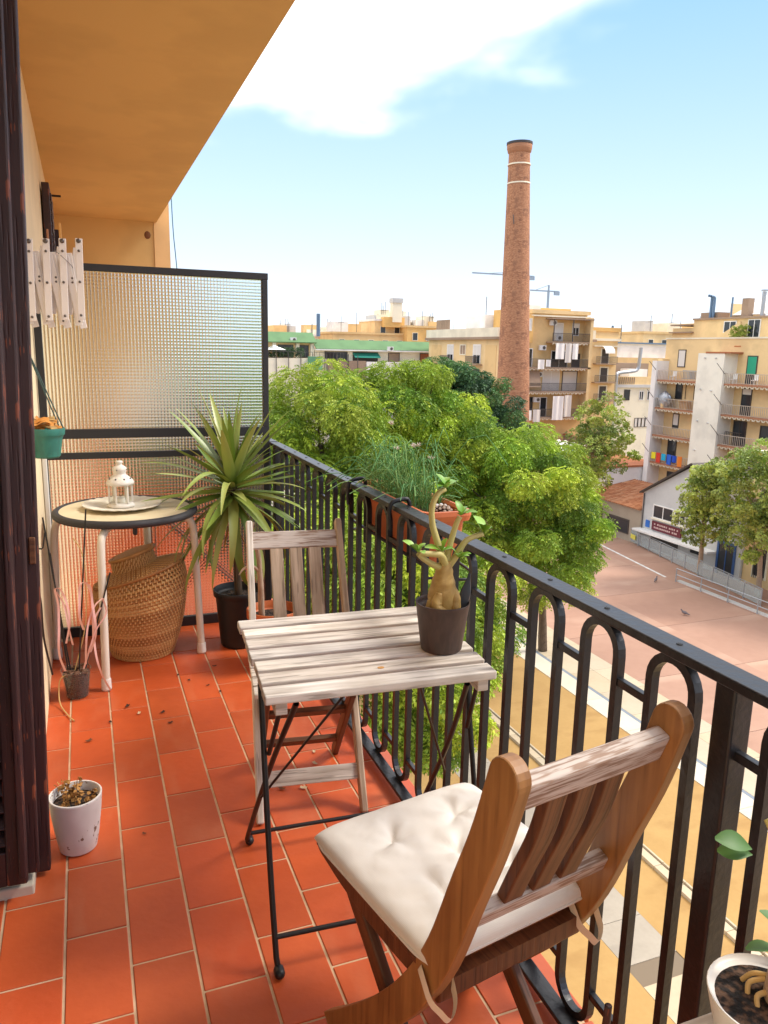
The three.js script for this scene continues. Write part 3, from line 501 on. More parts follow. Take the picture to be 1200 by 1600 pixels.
// ---------------------------------------------------------------- round table, tray, lantern
{
  const t = thing('round_table', 'round garden table with pale top, dark rim and white bent legs', 'table', [0.155, 0, -3.62]);
  part(t, 'table_top', lathe([[0, 0.715], [0.285, 0.715], [0.288, 0.722], [0.284, 0.7265], [0, 0.7285]], 64), M.tableTop);
  part(t, 'rim', new THREE.TorusGeometry(0.297, 0.0185, 12, 64).rotateX(Math.PI / 2).scale(1, 0.95, 1).translate(0, 0.7135, 0), M.tableRim);
  for (const [a, f] of [[1.95, 0.36], [0.1, 0.325], [3.45, 0.36], [5.1, 0.3]]) {
    const c = Math.cos(a), s = Math.sin(a), r = f;
    part(t, 'leg', tube([[c * 0.1, 0.692, s * 0.1], [c * (r * 0.55), 0.69, s * (r * 0.55)], [c * r * 0.8, 0.675, s * r * 0.8], [c * r * 0.9, 0.62, s * r * 0.9], [c * r * 0.93, 0.4, s * r * 0.93], [c * r * 0.97, 0.02, s * r * 0.97]], 0.0165, 40, 14), M.legWhite);
    part(t, 'foot_cap', lathe([[0, 0], [0.02, 0], [0.0215, 0.01], [0.02, 0.05], [0.017, 0.055]], 16).translate(c * r * 0.97, 0.0005, s * r * 0.97), M.white);
  }
  part(t, 'under_knob', new THREE.CapsuleGeometry(0.01, 0.02, 4, 8).translate(0.02, 0.68, 0.27), M.blackMetal);
  // scalloped tray
  const n = 96, pos = [], uv = [], idx = [], prof = [[0, 0.004], [0.085, 0.004], [0.1, 0.007], [0.112, 0.014], [0.15, 0.017], [0.168, 0.02], [0.168, 0.015], [0.11, 0.008], [0, 0.0]];
  for (let i = 0; i <= n; i++) for (let j = 0; j < prof.length; j++) { const a = i / n * 2 * Math.PI, w = 1 + (j >= 4 && j <= 6 ? 0.035 * Math.abs(Math.sin(a * 12)) - (j === 4 ? 0.02 : 0) : 0), y = prof[j][1] + (j >= 4 && j <= 6 ? 0.003 * Math.abs(Math.sin(a * 12)) : 0); pos.push(Math.cos(a) * prof[j][0] * w, y, Math.sin(a) * prof[j][0] * w); uv.push(Math.cos(a) * prof[j][0], Math.sin(a) * prof[j][0]); }
  for (let i = 0; i < n; i++) for (let j = 0; j < prof.length - 1; j++) { const a = i * prof.length + j, b = a + prof.length; idx.push(a, a + 1, b, b, a + 1, b + 1); }
  const g = new THREE.BufferGeometry(); g.setAttribute('position', new THREE.Float32BufferAttribute(pos, 3)); g.setAttribute('uv', new THREE.Float32BufferAttribute(uv, 2)); g.setIndex(idx); g.computeVertexNormals();
  single('tray', g, mat(0.78, 0.72, 0.6, 0.6, { map: mottle(0.15, 0.86, 1.05, 311) }), 'white scalloped tray on the round table', 'tray', [0.14, 0.7288, -3.63]);
  const l = thing('lantern', 'small white metal candle lantern standing on the tray', 'lantern', [0.135, 0.7335, -3.63], 0.35);
  const wm = mat(0.76, 0.71, 0.63, 0.5, { map: mottle(0.1, 0.85, 1.05, 313) });
  part(l, 'base', lathe([[0, 0], [0.058, 0], [0.06, 0.006], [0.055, 0.013], [0.05, 0.02], [0, 0.02]], 32), wm);
  const gl = new THREE.MeshPhysicalMaterial({ color: rgb(0.97, 0.97, 0.95), roughness: 0.05, transmission: 1, thickness: 0 });
  for (let i = 0; i < 6; i++) { const a = i / 6 * 2 * Math.PI + 0.3, b = a + Math.PI / 6; part(l, 'corner_bar', box(0.007, 0.085, 0.007).translate(0, 0.062, 0).rotateY(-a).translate(Math.cos(a) * 0.05, 0, Math.sin(a) * 0.05), wm); const pn = part(l, 'pane', box(0.001, 0.08, 0.043), gl); pn.position.set(Math.cos(b) * 0.042, 0.062, Math.sin(b) * 0.042); pn.rotation.y = -b; }
  part(l, 'roof', lathe([[0.05, 0.1], [0.06, 0.103], [0.061, 0.112], [0.056, 0.122], [0.04, 0.137], [0.028, 0.146], [0.026, 0.155], [0.031, 0.165], [0.031, 0.176], [0.024, 0.184], [0.014, 0.189], [0.011, 0.195], [0.016, 0.202], [0.013, 0.209], [0, 0.211]], 32), wm);
  for (let i = 0; i < 8; i++) { const a = i / 8 * 2 * Math.PI; part(l, 'vent_hole', new THREE.SphereGeometry(0.0042, 8, 6).translate(Math.cos(a) * 0.0475, 0.13, Math.sin(a) * 0.0475), M.tableRim); if (i % 2) part(l, 'vent_hole', new THREE.SphereGeometry(0.003, 8, 6).translate(Math.cos(a) * 0.0308, 0.17, Math.sin(a) * 0.0308), M.tableRim); }
  part(l, 'candle', new THREE.CylinderGeometry(0.018, 0.018, 0.02, 16).translate(0, 0.031, 0), M.white);
}
// ---------------------------------------------------------------- wicker basket: coiled rings with stitches
{
  const b = thing('wicker_basket', 'tan woven wicker basket with a lid, sagging, under the round table', 'basket', [0.205, 0, -3.7]);
  const cols = [[0.5, 0.25, 0.075], [0.58, 0.31, 0.1], [0.4, 0.18, 0.05], [0.66, 0.38, 0.14]].map(c => mat(...c, 0.6, { map: mottle(0.12, 0.7, 1.15, 321) }));
  const rr = rngOf(321), st = new THREE.CapsuleGeometry(0.0036, 0.014, 2, 5).rotateZ(0.25), coils = [[], [], [], []], stitches = [];
  const prof = t => 0.135 + 0.075 * Math.sin(Math.min(1, t * 1.12) * Math.PI / 2) - (t > 0.86 ? (t - 0.86) * 0.12 : 0);
  const rings = 27, tilt = (t, a) => Math.cos(a - 0.4) * 0.07 * t * t + t * 0.385 + 0.008;
  for (let k = 0; k <= rings; k++) {
    const t = k / rings, r = prof(t), pts = [];
    for (let i = 0; i < 40; i++) { const a = i / 40 * 2 * Math.PI, q = r * (1 + 0.014 * Math.sin(a * 3 + t * 5)); pts.push(V(Math.cos(a) * q, tilt(t, a), Math.sin(a) * q)); }
    coils[k % 9 === 0 ? 3 : Math.floor(rr() * 4)].push(tube(pts, 0.0092, 64, 6, true));
    if (k < rings) for (let i = 0; i < 64; i++) { const a = (i + (k % 2) * 0.5) / 64 * 2 * Math.PI, q = r * (1 + 0.014 * Math.sin(a * 3 + t * 5)) + 0.0075; stitches.push(st.clone().rotateY(-a).translate(Math.cos(a) * q, tilt((k + 0.5) / rings, a), Math.sin(a) * q)); }
  }
  coils.forEach((c, i) => { const m = part(b, 'coil_rows', c, cols[i]); m.userData.kind = 'stuff'; });
  part(b, 'stitching', stitches, cols[3]).userData.kind = 'stuff';
  part(b, 'bottom', new THREE.CylinderGeometry(0.135, 0.13, 0.012, 32).translate(0, 0.007, 0), cols[2]);
  // lid: shoulder and collar of smaller rings
  const lid = new THREE.Group(); lid.name = 'lid'; b.add(lid); const ls = [];
  for (let k = 0; k < 17; k++) { const t = k / 16, r = t < 0.62 ? 0.205 - 0.115 * t / 0.62 : 0.09 - 0.004 * ((t - 0.62) / 0.38), y = t < 0.62 ? 0.4 + 0.035 * t : 0.42 + (t - 0.62) * 0.16, pts = []; for (let i = 0; i < 36; i++) { const a = i / 36 * 2 * Math.PI; pts.push(V(Math.cos(a) * r - 0.03 * t, y + Math.cos(a - 0.4) * 0.068 * (r / 0.2), Math.sin(a) * r)); } ls.push(tube(pts, 0.0085, 56, 6, true)); }
  const lst = []; for (let k = 0; k < 16; k++) { const t = (k + 0.5) / 16, r = (t < 0.62 ? 0.205 - 0.115 * t / 0.62 : 0.09 - 0.004 * ((t - 0.62) / 0.38)) + (t < 0.62 ? 0 : 0.008), y = (t < 0.62 ? 0.4 + 0.035 * t + 0.0075 : 0.42 + (t - 0.62) * 0.16), m = Math.max(20, Math.round(r * 300)); for (let i = 0; i < m; i++) { const a = (i + (k % 2) * 0.5) / m * 2 * Math.PI, q = st.clone(); if (t < 0.62) q.rotateZ(Math.PI / 2 - 0.25); lst.push(q.rotateY(-a).translate(Math.cos(a) * r - 0.03 * t, y + Math.cos(a - 0.4) * 0.068 * (r / 0.2), Math.sin(a) * r)); } }
  part(lid, 'stitching', lst, cols[3]).userData.kind = 'stuff';
  part(lid, 'coil_rows', ls, cols[2]).userData.kind = 'stuff';
  part(lid, 'rim', tube(Array.from({ length: 36 }, (_, i) => { const a = i / 36 * 2 * Math.PI; return V(Math.cos(a) * 0.1 - 0.03, 0.492 + Math.cos(a - 0.4) * 0.036, Math.sin(a) * 0.1); }), 0.009, 56, 6, true), cols[0]);
  part(lid, 'cover_disc', new THREE.CylinderGeometry(0.094, 0.094, 0.008, 32).rotateZ(0.34).translate(-0.03, 0.488, 0), cols[0]);
}
// ---------------------------------------------------------------- orchid pot with stakes and ribbons
{
  const o = thing('orchid_pot', 'clear plastic orchid pot with black stakes tied by pink ribbons', 'plant', [-0.09, 0, -3.27]);
  part(o, 'pot', lathe([[0.0, 0.002], [0.042, 0.002], [0.046, 0.01], [0.058, 0.12], [0.061, 0.124], [0.0595, 0.126], [0.056, 0.12]], 32), new THREE.MeshPhysicalMaterial({ color: rgb(0.85, 0.82, 0.78), roughness: 0.06, transmission: 0.95, thickness: 0, side: THREE.DoubleSide }));
  part(o, 'bark_mix', lathe([[0, 0.004], [0.04, 0.004], [0.0535, 0.108], [0.03, 0.118], [0, 0.112]], 20), M.soil);
  const rr = rngOf(9), chips = []; for (let i = 0; i < 46; i++) chips.push(box(0.012 + rr() * 0.012, 0.006, 0.009).rotateX(rr() * 3).rotateY(rr() * 6).translate((rr() - 0.5) * 0.085, 0.113 + rr() * 0.012, (rr() - 0.5) * 0.085));
  part(o, 'bark_chips', chips, mat(0.14, 0.07, 0.04, 0.95)).userData.kind = 'stuff';
  const stakes = [[[-0.02, 0.1, 0], [-0.085, 0.78, 0.02]], [[0.01, 0.1, 0.01], [0.075, 0.8, 0.0]], [[0.03, 0.1, 0.0], [0.155, 0.52, -0.03]], [[-0.03, 0.1, -0.01], [-0.07, 0.62, -0.03]]];
  stakes.forEach(([a, b]) => part(o, 'stake', rod(V(...a), V(...b), 0.0036, 6), M.blackMetal));
  const rib = (pts, w = 0.006) => part(o, 'ribbon', (() => { const cv = new THREE.CatmullRomCurve3(pts.map(p => V(...p))), p = [], u = [], id = []; for (let i = 0; i <= 24; i++) { const q = cv.getPointAt(i / 24), c = Math.cos(i * 0.3) * 0.6; p.push(q.x - w / 2, q.y, q.z - c * w / 2, q.x + w / 2, q.y + 0.001, q.z + c * w / 2); u.push(i, 0, i, 1); } for (let i = 0; i < 24; i++) { const a = i * 2; id.push(a, a + 1, a + 2, a + 1, a + 3, a + 2); } const g = new THREE.BufferGeometry(); g.setAttribute('position', new THREE.Float32BufferAttribute(p, 3)); g.setAttribute('uv', new THREE.Float32BufferAttribute(u, 2)); g.setIndex(id); g.computeVertexNormals(); return g; })(), M.ribbon);
  rib([[0.055, 0.5, 0.02], [0.04, 0.5, 0.03], [0.03, 0.42, 0.03], [0.028, 0.35, 0.03], [0.04, 0.3, 0.03]], 0.009); rib([[0.05, 0.5, 0.02], [0.07, 0.49, 0.03], [0.08, 0.4, 0.03], [0.085, 0.28, 0.03], [0.06, 0.2, 0.03]], 0.009);
  rib([[0.06, 0.5, 0.02], [0.075, 0.46, 0.03], [0.078, 0.36, 0.03], [0.074, 0.25, 0.03]], 0.008);
  rib([[0.12, 0.42, 0.0], [0.09, 0.4, 0.02], [0.06, 0.33, 0.03], [0.045, 0.23, 0.03], [0.04, 0.15, 0.03]], 0.008); rib([[0.12, 0.42, 0.0], [0.13, 0.36, 0.02], [0.09, 0.3, 0.03], [0.06, 0.22, 0.03], [0.03, 0.13, 0.03]], 0.008); rib([[0.11, 0.38, 0.0], [0.085, 0.34, 0.02], [0.08, 0.2, 0.03], [0.1, 0.1, 0.04], [0.13, 0.03, 0.05]], 0.008);
  rib([[-0.06, 0.48, 0.02], [-0.045, 0.49, 0.03], [-0.02, 0.43, 0.03], [-0.012, 0.34, 0.03], [-0.03, 0.25, 0.03]], 0.008); rib([[-0.06, 0.48, 0.02], [-0.05, 0.42, 0.03], [-0.052, 0.34, 0.03], [-0.058, 0.2, 0.03], [-0.04, 0.13, 0.03]], 0.009); rib([[-0.055, 0.47, 0.02], [-0.03, 0.42, 0.03], [-0.015, 0.3, 0.03], [-0.005, 0.24, 0.03]], 0.007);
  part(o, 'dry_stem', tube([[-0.02, 0.11, 0.02], [-0.06, 0.1, 0.03], [-0.07, 0.04, 0.05], [-0.062, 0.01, 0.1], [-0.03, 0.006, 0.2], [-0.012, 0.005, 0.24]], 0.0028, 24, 6), M.dryPale);
  part(o, 'dry_stem', tube([[-0.01, 0.1, 0], [0.045, 0.3, -0.01], [0.06, 0.5, -0.01], [0.05, 0.62, -0.01], [0.02, 0.68, -0.02]], 0.0025, 24, 6), M.dryPale);
}
single('wall_wire', tube([[-0.192, 0.92, -2.9], [-0.19, 0.72, -2.95], [-0.193, 0.6, -2.98], [-0.188, 0.5, -3.0], [-0.19, 0.35, -3.05], [-0.175, 0.16, -3.15]], 0.004, 30, 6), M.blackMetal, 'thin black wire hanging down the wall behind the shutter', 'wire');
// ---------------------------------------------------------------- white pot with withered plant
{
  const p = thing('white_pot', 'speckled white pot with a withered brown plant on the tiles', 'plant', [-0.085, 0, -2.2]);
  part(p, 'pot', lathe([[0, 0.0], [0.044, 0.0], [0.052, 0.006], [0.06, 0.05], [0.069, 0.12], [0.073, 0.168], [0.0735, 0.173], [0.071, 0.1755], [0.067, 0.174], [0.064, 0.15], [0.06, 0.14], [0, 0.14]], 48), M.whitePot);
  part(p, 'soil', metric(lathe([[0, 0.15], [0.03, 0.152], [0.064, 0.148]], 24)), M.soil);
  const rr = rngOf(31), stems = [], curl = [];
  for (let i = 0; i < 26; i++) { const a = rr() * 6.28, r0 = rr() * 0.04, x = Math.cos(a) * r0, z = Math.sin(a) * r0, h = 0.02 + rr() * 0.035; stems.push(tube([[x, 0.148, z], [x * 1.3, 0.148 + h * 0.6, z * 1.3], [x * 1.5 + (rr() - 0.5) * 0.02, 0.148 + h, z * 1.5]], 0.0012, 6, 5)); for (let k = 0; k < 5; k++) curl.push(new THREE.PlaneGeometry(0.006 + rr() * 0.007, 0.011).rotateX(rr() * 3).rotateY(rr() * 6).translate(x * 1.4 + (rr() - 0.5) * 0.014, 0.148 + h * (0.5 + rr() * 0.6), z * 1.4 + (rr() - 0.5) * 0.014)); }
  stems.push(tube([[0, 0.16, 0], [0.005, 0.2, 0], [0.012, 0.225, 0], [0.022, 0.205, 0.0]], 0.0009, 12, 5));
  part(p, 'withered_stems', stems, M.dry).userData.kind = 'stuff'; part(p, 'withered_leaves', curl, M.dry).userData.kind = 'stuff';
}
// ---------------------------------------------------------------- yucca in a black pot
{
  const y = thing('yucca', 'spiky green yucca on a thin stem in a black pot', 'plant', [0.665, 0, -3.66]);
  part(y, 'pot', lathe([[0, 0], [0.088, 0], [0.092, 0.01], [0.112, 0.255], [0.122, 0.258], [0.124, 0.285], [0.117, 0.287], [0.112, 0.262], [0.106, 0.24], [0, 0.24]], 40), M.blackPot);
  part(y, 'soil', metric(lathe([[0, 0.256], [0.05, 0.252], [0.108, 0.246]], 24)), M.soil);
  part(y, 'trunk', taper([[0.0, 0.24, 0], [-0.004, 0.4, 0.0], [-0.012, 0.6, 0.01], [-0.02, 0.8, 0.01]], [0.019, 0.017, 0.018, 0.02], 40, 12, 0.3, 5), M.bark);
  const blade = (L, w, droop, fold = 0.35) => {                 // long sword leaf running along +x, curving down
    const n = 14, pos = [], uv = [], idx = []; let x = 0, h = 0, ang = 0;
    for (let i = 0; i <= n; i++) { const t = i / n, ww = w * Math.min(1, 0.55 + t * 2.2) * Math.pow(1 - Math.pow(t, 1.9), 0.8) + 0.0008; pos.push(x, h + ww * fold, -ww, x, h, 0, x, h + ww * fold, ww); uv.push(t * L, -ww, t * L, 0, t * L, ww); ang = -droop * t * t; x += Math.cos(ang) * L / n; h += Math.sin(ang) * L / n; }
    for (let i = 0; i < n; i++) for (let k = 0; k < 2; k++) { const a = i * 3 + k; idx.push(a, a + 1, a + 3, a + 1, a + 4, a + 3); }
    const g = new THREE.BufferGeometry(); g.setAttribute('position', new THREE.Float32BufferAttribute(pos, 3)); g.setAttribute('uv', new THREE.Float32BufferAttribute(uv, 2)); g.setIndex(idx); g.computeVertexNormals(); return g;
  };
  const B = [blade(0.4, 0.0215, 0.25), blade(0.36, 0.0172, 0.55), blade(0.42, 0.0158, 0.9), blade(0.34, 0.0183, 0.1), blade(0.44, 0.0162, 1.3), blade(0.3, 0.0152, 0.4), blade(0.38, 0.0215, 1.8)];
  const rr = rngOf(404), N = 108;
  for (let i = 0; i < N; i++) {
    const t = i / N, az = i * 2.39996 + (rr() - 0.5) * 0.5, el = 1.42 - 2.3 * Math.pow(t, 0.9) + (rr() - 0.5) * 0.25;
    const m = part(y, 'leaf', B[t > 0.75 ? [2, 4, 6, 1][Math.floor(rr() * 4)] : t > 0.35 ? [0, 1, 2, 3, 4][Math.floor(rr() * 5)] : [0, 3, 5, 0][Math.floor(rr() * 4)]], M.yucca[Math.floor(rr() * 4)]);
    m.position.set(-0.02, 0.83 - t * 0.1, 0.01); m.rotation.set(0, 0, 0); m.rotation.order = 'YZX'; m.rotation.y = az; m.rotation.z = el; m.rotation.x = (rr() - 0.5) * 0.6; const s = 1.0 + rr() * 0.3; m.scale.set(s, s, s);
  }
  for (let i = 0; i < 4; i++) { const m = part(y, 'leaf', B[5], M.dry, i ? undefined : 'withered brown leaf low on the stem'); m.position.set(-0.015, 0.7 - i * 0.03, 0.01); m.rotation.order = 'YZX'; m.rotation.y = 2.4 + i * 1.3; m.rotation.z = -1.1; m.scale.set(0.7, 0.7, 0.5); }
}
{
  const c = thing('bare_stem_plant', 'bare knobbly pale stems in an orange pot behind the far chair', 'plant', [0.765, 0, -3.34]);
  c.scale.setScalar(1.15);
  part(c, 'pot', lathe([[0, 0], [0.07, 0], [0.075, 0.01], [0.094, 0.205], [0.105, 0.208], [0.106, 0.24], [0.099, 0.242], [0.095, 0.215], [0.09, 0.2], [0, 0.2]], 40), M.terracottaPlastic);
  part(c, 'soil', metric(lathe([[0, 0.214], [0.05, 0.212], [0.092, 0.206]], 24)), M.soil);
  part(c, 'stem', taper([[-0.045, 0.2, 0], [-0.05, 0.3, 0.01], [-0.055, 0.42, 0.01], [-0.065, 0.5, 0.0], [-0.085, 0.545, 0], [-0.078, 0.6, 0.0]], [0.012, 0.012, 0.0115, 0.0105, 0.009, 0.007], 30, 10, 0.5, 9), M.paleBark);
  part(c, 'twig', taper([[-0.054, 0.4, 0.01], [-0.09, 0.43, 0.02], [-0.12, 0.42, 0.02], [-0.14, 0.4, 0.03]], [0.007, 0.006, 0.005, 0.003], 16, 8, 0.4, 10), M.paleBark);
  part(c, 'twig', taper([[-0.095, 0.43, 0.02], [-0.1, 0.46, 0.02], [-0.108, 0.475, 0.02]], [0.005, 0.005, 0.004], 10, 8, 0.4, 11), M.paleBark);
  part(c, 'twig', taper([[-0.065, 0.5, 0.0], [-0.045, 0.53, 0.0], [-0.042, 0.56, 0]], [0.006, 0.006, 0.005], 10, 8, 0.4, 12), M.paleBark);
}
// ---------------------------------------------------------------- desert rose on the table
const obovate = (L, W) => { const n = 8, pos = [], uv = [], idx = []; for (let i = 0; i <= n; i++) { const t = i / n, w = W * Math.pow(Math.sin(Math.pow(t, 1.35) * Math.PI * 0.97), 0.8) + 0.0006, y = 0.16 * L * Math.sin(t * 2.2) - 0.1 * L * t * t; pos.push(t * L, y + w * 0.3, -w, t * L, y, 0, t * L, y + w * 0.3, w); uv.push(t * L, -w, t * L, 0, t * L, w); } for (let i = 0; i < n; i++) for (let k = 0; k < 2; k++) { const a = i * 3 + k; idx.push(a, a + 1, a + 3, a + 1, a + 4, a + 3); } const g = new THREE.BufferGeometry(); g.setAttribute('position', new THREE.Float32BufferAttribute(pos, 3)); g.setAttribute('uv', new THREE.Float32BufferAttribute(uv, 2)); g.setIndex(idx); g.computeVertexNormals(); return g; };
const roseLeaf = [obovate(0.05, 0.0115), obovate(0.038, 0.0095), obovate(0.026, 0.007)];
function rosette(root, p, n, k, seed, mats, big = 1) {
  const rr = rngOf(seed);
  for (let i = 0; i < n; i++) { const m = part(root, 'leaf', roseLeaf[(i + k) % 3], mats[i % mats.length]); m.position.set(...p); m.rotation.order = 'YZX'; m.rotation.y = i * 2.4 + rr(); m.rotation.z = 0.15 + rr() * 0.9; m.rotation.x = (rr() - 0.5) * 0.7; m.scale.setScalar(big * (0.8 + rr() * 0.4)); }
}
{
  const d = thing('desert_rose', 'swollen stemmed desert rose in a brown pot on the slatted table', 'plant', [0.828, 0.7003, -1.695]);
  part(d, 'pot', lathe([[0, 0], [0.05, 0], [0.053, 0.004], [0.068, 0.118], [0.0695, 0.126], [0.067, 0.1275], [0.0645, 0.118], [0.06, 0.1], [0, 0.1]], 44), M.brownPot);
  part(d, 'soil', metric(lathe([[0, 0.108], [0.03, 0.106], [0.064, 0.102]], 24)), M.soil);
  part(d, 'caudex', [taper([[0.0, 0.085, 0], [0.0, 0.115, 0], [-0.001, 0.155, 0], [0.0, 0.195, 0], [0.002, 0.222, 0], [0.003, 0.235, 0]], [0.03, 0.036, 0.037, 0.031, 0.023, 0.014], 36, 20, 0.16, 61),
    taper([[-0.018, 0.155, 0.018], [-0.03, 0.125, 0.028], [-0.02, 0.112, 0.042], [0.004, 0.104, 0.05]], [0.012, 0.014, 0.013, 0.011], 20, 12, 0.2, 62), taper([[0.018, 0.165, 0.01], [0.022, 0.135, 0.022], [0.021, 0.105, 0.03], [0.021, 0.09, 0.032]], [0.012, 0.016, 0.0155, 0.014], 20, 12, 0.2, 63), taper([[-0.02, 0.15, 0.0], [-0.036, 0.12, 0.005], [-0.042, 0.1, 0.008]], [0.014, 0.012, 0.01], 16, 12, 0.2, 64), taper([[0.03, 0.15, 0.0], [0.044, 0.13, 0.01], [0.046, 0.1, 0.01]], [0.01, 0.009, 0.008], 16, 12, 0.3, 65)], M.caudex);
  const br = [[[0.0, 0.225, 0], [-0.016, 0.27, 0.0], [-0.034, 0.33, -0.005], [-0.036, 0.375, -0.005], [-0.018, 0.408, -0.008], [0.0, 0.416, -0.01]], [[0.004, 0.222, 0], [0.016, 0.27, -0.005], [0.034, 0.33, -0.005], [0.042, 0.345, -0.005]], [[0.008, 0.215, 0], [0.03, 0.245, 0.005], [0.055, 0.285, 0.01], [0.1, 0.3, 0.012]], [[-0.006, 0.215, 0], [-0.04, 0.232, 0.01], [-0.068, 0.252, 0.012], [-0.078, 0.262, 0.012]], [[0.0, 0.225, 0.005], [-0.02, 0.255, 0.02], [-0.06, 0.262, 0.02], [-0.078, 0.266, 0.018]]];
  br.forEach((b, i) => part(d, 'branch', taper(b, [0.0105, 0.0085, 0.0075, 0.0065], 24, 10, 0.15, 70 + i), M.stem));
  rosette(d, [0.002, 0.418, -0.01], 9, 0, 1, M.rose); rosette(d, [0.044, 0.347, -0.005], 8, 1, 2, M.rose); rosette(d, [0.103, 0.3, 0.012], 9, 0, 3, M.rose, 1.1); rosette(d, [-0.08, 0.265, 0.014], 9, 2, 4, M.rose, 0.8); rosette(d, [0.03, 0.245, 0.02], 6, 2, 5, M.rose, 0.8); rosette(d, [-0.012, 0.262, 0.01], 6, 2, 6, M.rose, 0.8);
  const kn = taper([[0.045, 0.09, 0.02], [0.052, 0.14, 0.018], [0.064, 0.2, 0.015]], [0.014, 0.016, 0.004], 16, 8).scale(1, 1, 1);
  part(d, 'slate_marker', kn.translate(-0.05, 0, -0.02).scale(1, 1, 0.3).translate(0.05, 0, 0.02), mat(0.035, 0.04, 0.05, 0.5));
}
{
  const d = thing('corner_rose', 'pale pot with a thick rooted plant on the table in the lower right corner', 'plant', [0.672, 0.7003, -0.52]);
  part(d, 'pot', lathe([[0, 0], [0.045, 0], [0.05, 0.004], [0.062, 0.052], [0.0632, 0.057], [0.0615, 0.0585], [0.059, 0.05], [0, 0.042]], 40), mat(0.7, 0.66, 0.6, 0.4));
  part(d, 'soil', metric(lathe([[0, 0.052], [0.03, 0.051], [0.0585, 0.049]], 24)), M.soil);
  part(d, 'caudex', [taper([[0.022, 0.04, 0.01], [0.022, 0.075, 0.01], [0.028, 0.115, 0.01], [0.036, 0.15, 0.01]], [0.027, 0.026, 0.02, 0.01], 24, 16, 0.2, 81), taper([[0.025, 0.07, 0.02], [0.002, 0.06, 0.03], [-0.014, 0.05, 0.038], [-0.01, 0.04, 0.046]], [0.012, 0.011, 0.009, 0.008], 20, 10, 0.2, 82)], M.paleBark);
  const rt = []; for (const [a, b, c] of [[[0.008, 0.068, -0.012], [-0.006, 0.06, -0.02], [-0.012, 0.05, -0.016]], [[0.012, 0.07, -0.012], [0.002, 0.066, -0.024], [-0.004, 0.052, -0.032]], [[0.006, 0.062, 0.0], [-0.01, 0.058, -0.004], [-0.016, 0.05, 0.002]]]) rt.push(tube([a, b, c], 0.003, 12, 6));
  part(d, 'roots', rt, M.dryPale);
  part(d, 'branch', taper([[0.036, 0.14, 0.01], [0.05, 0.17, 0.005], [0.055, 0.18, 0.0]], [0.01, 0.008, 0.005], 12, 8), M.stem); part(d, 'branch', taper([[0.036, 0.14, 0.01], [0.03, 0.2, -0.02], [0.025, 0.24, -0.05]], [0.01, 0.008, 0.005], 12, 8), M.stem);
  const lf = (p, ry, rz, s, rx = 0) => { const m = part(d, 'leaf', roseLeaf[0], M.darkLeaf); m.position.set(...p); m.rotation.order = 'YZX'; m.rotation.y = ry; m.rotation.z = rz; m.rotation.x = rx; m.scale.setScalar(s); };
  lf([0.066, 0.158, -0.1], Math.PI - 0.3, 0.3, 1.05, -0.6); lf([0.068, 0.15, -0.1], Math.PI - 0.5, 0.02, 0.85, -0.8); lf([0.045, 0.1, -0.02], 2.2, 0.6, 0.8); lf([0.04, 0.085, -0.02], 2.6, -0.1, 0.8);
  const twig = thing('flowering_sprig', 'dry sprig with tiny greenish flowers at the right edge beyond the railing', 'plant', [1.02, 0.55, -0.79]);
  const rr = rngOf(12), fl = []; part(twig, 'stem', tube([[0.05, -0.5, 0.02], [0.03, 0.0, 0.0], [0.015, 0.14, 0], [-0.02, 0.2, 0]], 0.0025, 16, 6), M.stem);
  for (let i = 0; i < 60; i++) fl.push(new THREE.IcosahedronGeometry(0.0035 + rr() * 0.004, 0).translate(-0.01 + rr() * 0.06, 0.1 + rr() * 0.1, (rr() - 0.5) * 0.05)); part(twig, 'flowers', fl, mat(0.36, 0.3, 0.05, 0.8)).userData.kind = 'stuff';
  const tp = lathe([[0, 0], [0.06, 0], [0.08, 0.14], [0.085, 0.15], [0, 0.13]], 20); void tp;
}
